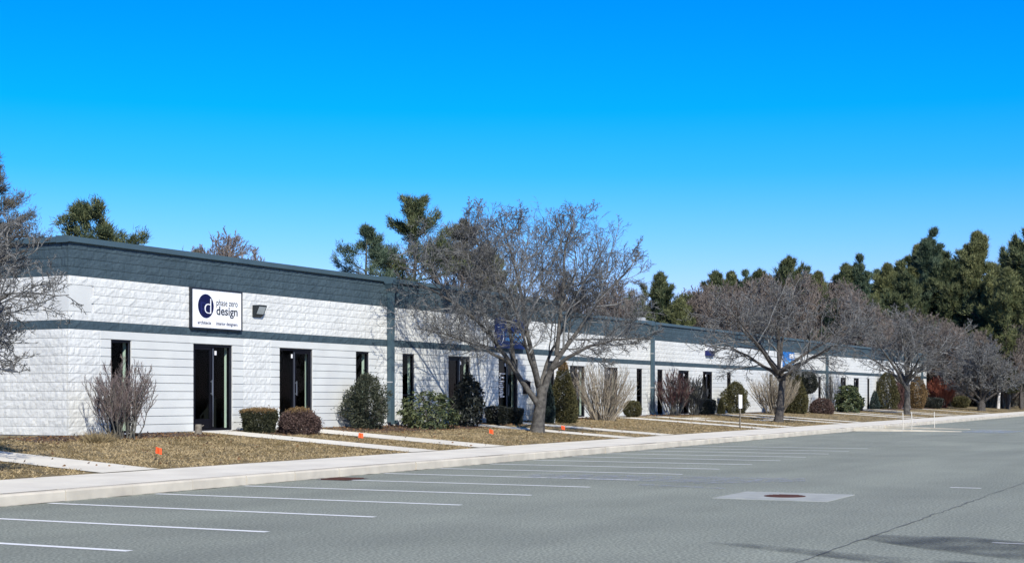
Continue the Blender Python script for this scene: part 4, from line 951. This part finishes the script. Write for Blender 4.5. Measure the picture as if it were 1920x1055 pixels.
bare_shrub('thin grey vase shaped shrub in front of the recessed wall', 93.6, 26.3, 1.6, 2.7, 224, 26, 'olive_twig', 'twig', .02, .08, 1, 6, minr=.014)
rhodo('deep green broadleaf mound far along the recessed wall', 92.9, 25.0, 2.0, 1.75, 225, 'rhodo', 330, L=.2, Wd=.08)
ever('clipped_hedge', 'low black green hedge right of the deep green mound', 98.8, 26.2, 1.3, .8, 226, hedge_p, 'rhodo_dark', 5000, .09, .06, None, .3, .05, .7)
ever('conical_evergreen', 'small bluish cone before the last narrow window', 108.5, 27.2, .75, 1.35, 227, cone, 'cedar_blue', 3500, .1, .05, None, .35, .08, .6)
ever('columnar_evergreen', 'olive columnar evergreen at the far end of the white wall', 111.5, 27.0, 1.5, 2.75, 228, col, 'cedar', 8000, .12, .06, None, .35, .15, .7)
bare_shrub('dull reddish bare shrub left of the third tree trunk', 113.2, 26.6, 1.6, 2.75, 229, 60, 'red_twig', 'red_twig', .022, .08, 2, 6, minr=.014)
ever('columnar_evergreen', 'rust brown oval shrub right of the third tree trunk', 118.5, 26.3, 1.35, 2.55, 230, egg, 'hedge_top', 8000, .12, .06, None, .35, .08, .8)
ever('clipped_hedge', 'low near black hedge at the far building end', 124.9, 26.5, 1.7, .85, 231, hedge_p, 'rhodo_dark', 5000, .1, .06, None, .3, .05, .7)
bare_shrub('bright rust red twiggy shrub beyond the building end', 131.0, 27.0, 2.7, 2.75, 232, 110, 'rust_twig', 'rust_twig', .022, .07, 2, 6, minr=.015)
ever('evergreen_shrub', 'small round olive bush right of the rust red shrub', 136.4, 26.4, 1.5, 1.0, 233, ball, 'cedar', 5000, .12, .06, None, .35, .08, .7)
TANG = 'tangled leafless brown thicket shrub at the wood edge'
TB = bare_shrub(TANG, 140, 27.4, 3.4, 2.6, 240, 46, 'olive_twig', 'twig_far', .025, .16, 2, 8, 'thicket shrubs at the wood edge', minr=.018)
for i in range(30):
    u = 1745 + i * 8.5 + rw.uniform(-5, 5); Z = rw.uniform(142, 172); x, y = from_px(u, Z); y = max(y, 26.6 - (x - 130) * .02); s = rw.uniform(.7, 1.5)
    dup(TB, (x, y, .55), rw.uniform(0, 6.28), TANG, 'thicket shrubs at the wood edge', (s, s, s * rw.uniform(.8, 1.3)))

# white birch snags
def snag(label, loc, pts, brs, r0):
    t = thing('birch_snag', label, 'tree', loc); p = resample(pts, 8)[None]; V, F = tubes(p, np.linspace(r0, r0 * .5, 8)[None], 8); obj('trunk', mesh(V, F), M['birch'], t)
    for q in brs: p = resample(q, 6)[None]; V, F = tubes(p, np.linspace(r0 * .55, r0 * .2, 6)[None], 6); obj('branch', mesh(V, F), M['birch'], t)
snag('broken white birch trunk with one bent branch at the wood edge', (144.5, 24.5, .5), [(0, 0, -.1), (.03, -.05, 1), (.1, -.2, 2.2)], [[rdz(.1, 2.1, 0), rdz(.5, 2.0, 0), rdz(1.0, 2.15, 0), rdz(1.5, 2.4, 0)], [rdz(.05, 2.1, 0), rdz(-.1, 2.5, 0)]], .16)
snag('leaning white dead birch stem against the dark pines', (*from_px(1888, 141), .5), [(0, 0, -.1), rdz(.1, 3, 0), rdz(.4, 5.2, 0), rdz(1.0, 7.4, 0)], [[rdz(.35, 5.0, 0), rdz(.9, 5.6, 0)], [rdz(.3, 4.6, 0), rdz(-.2, 5.6, .2)]], .06)
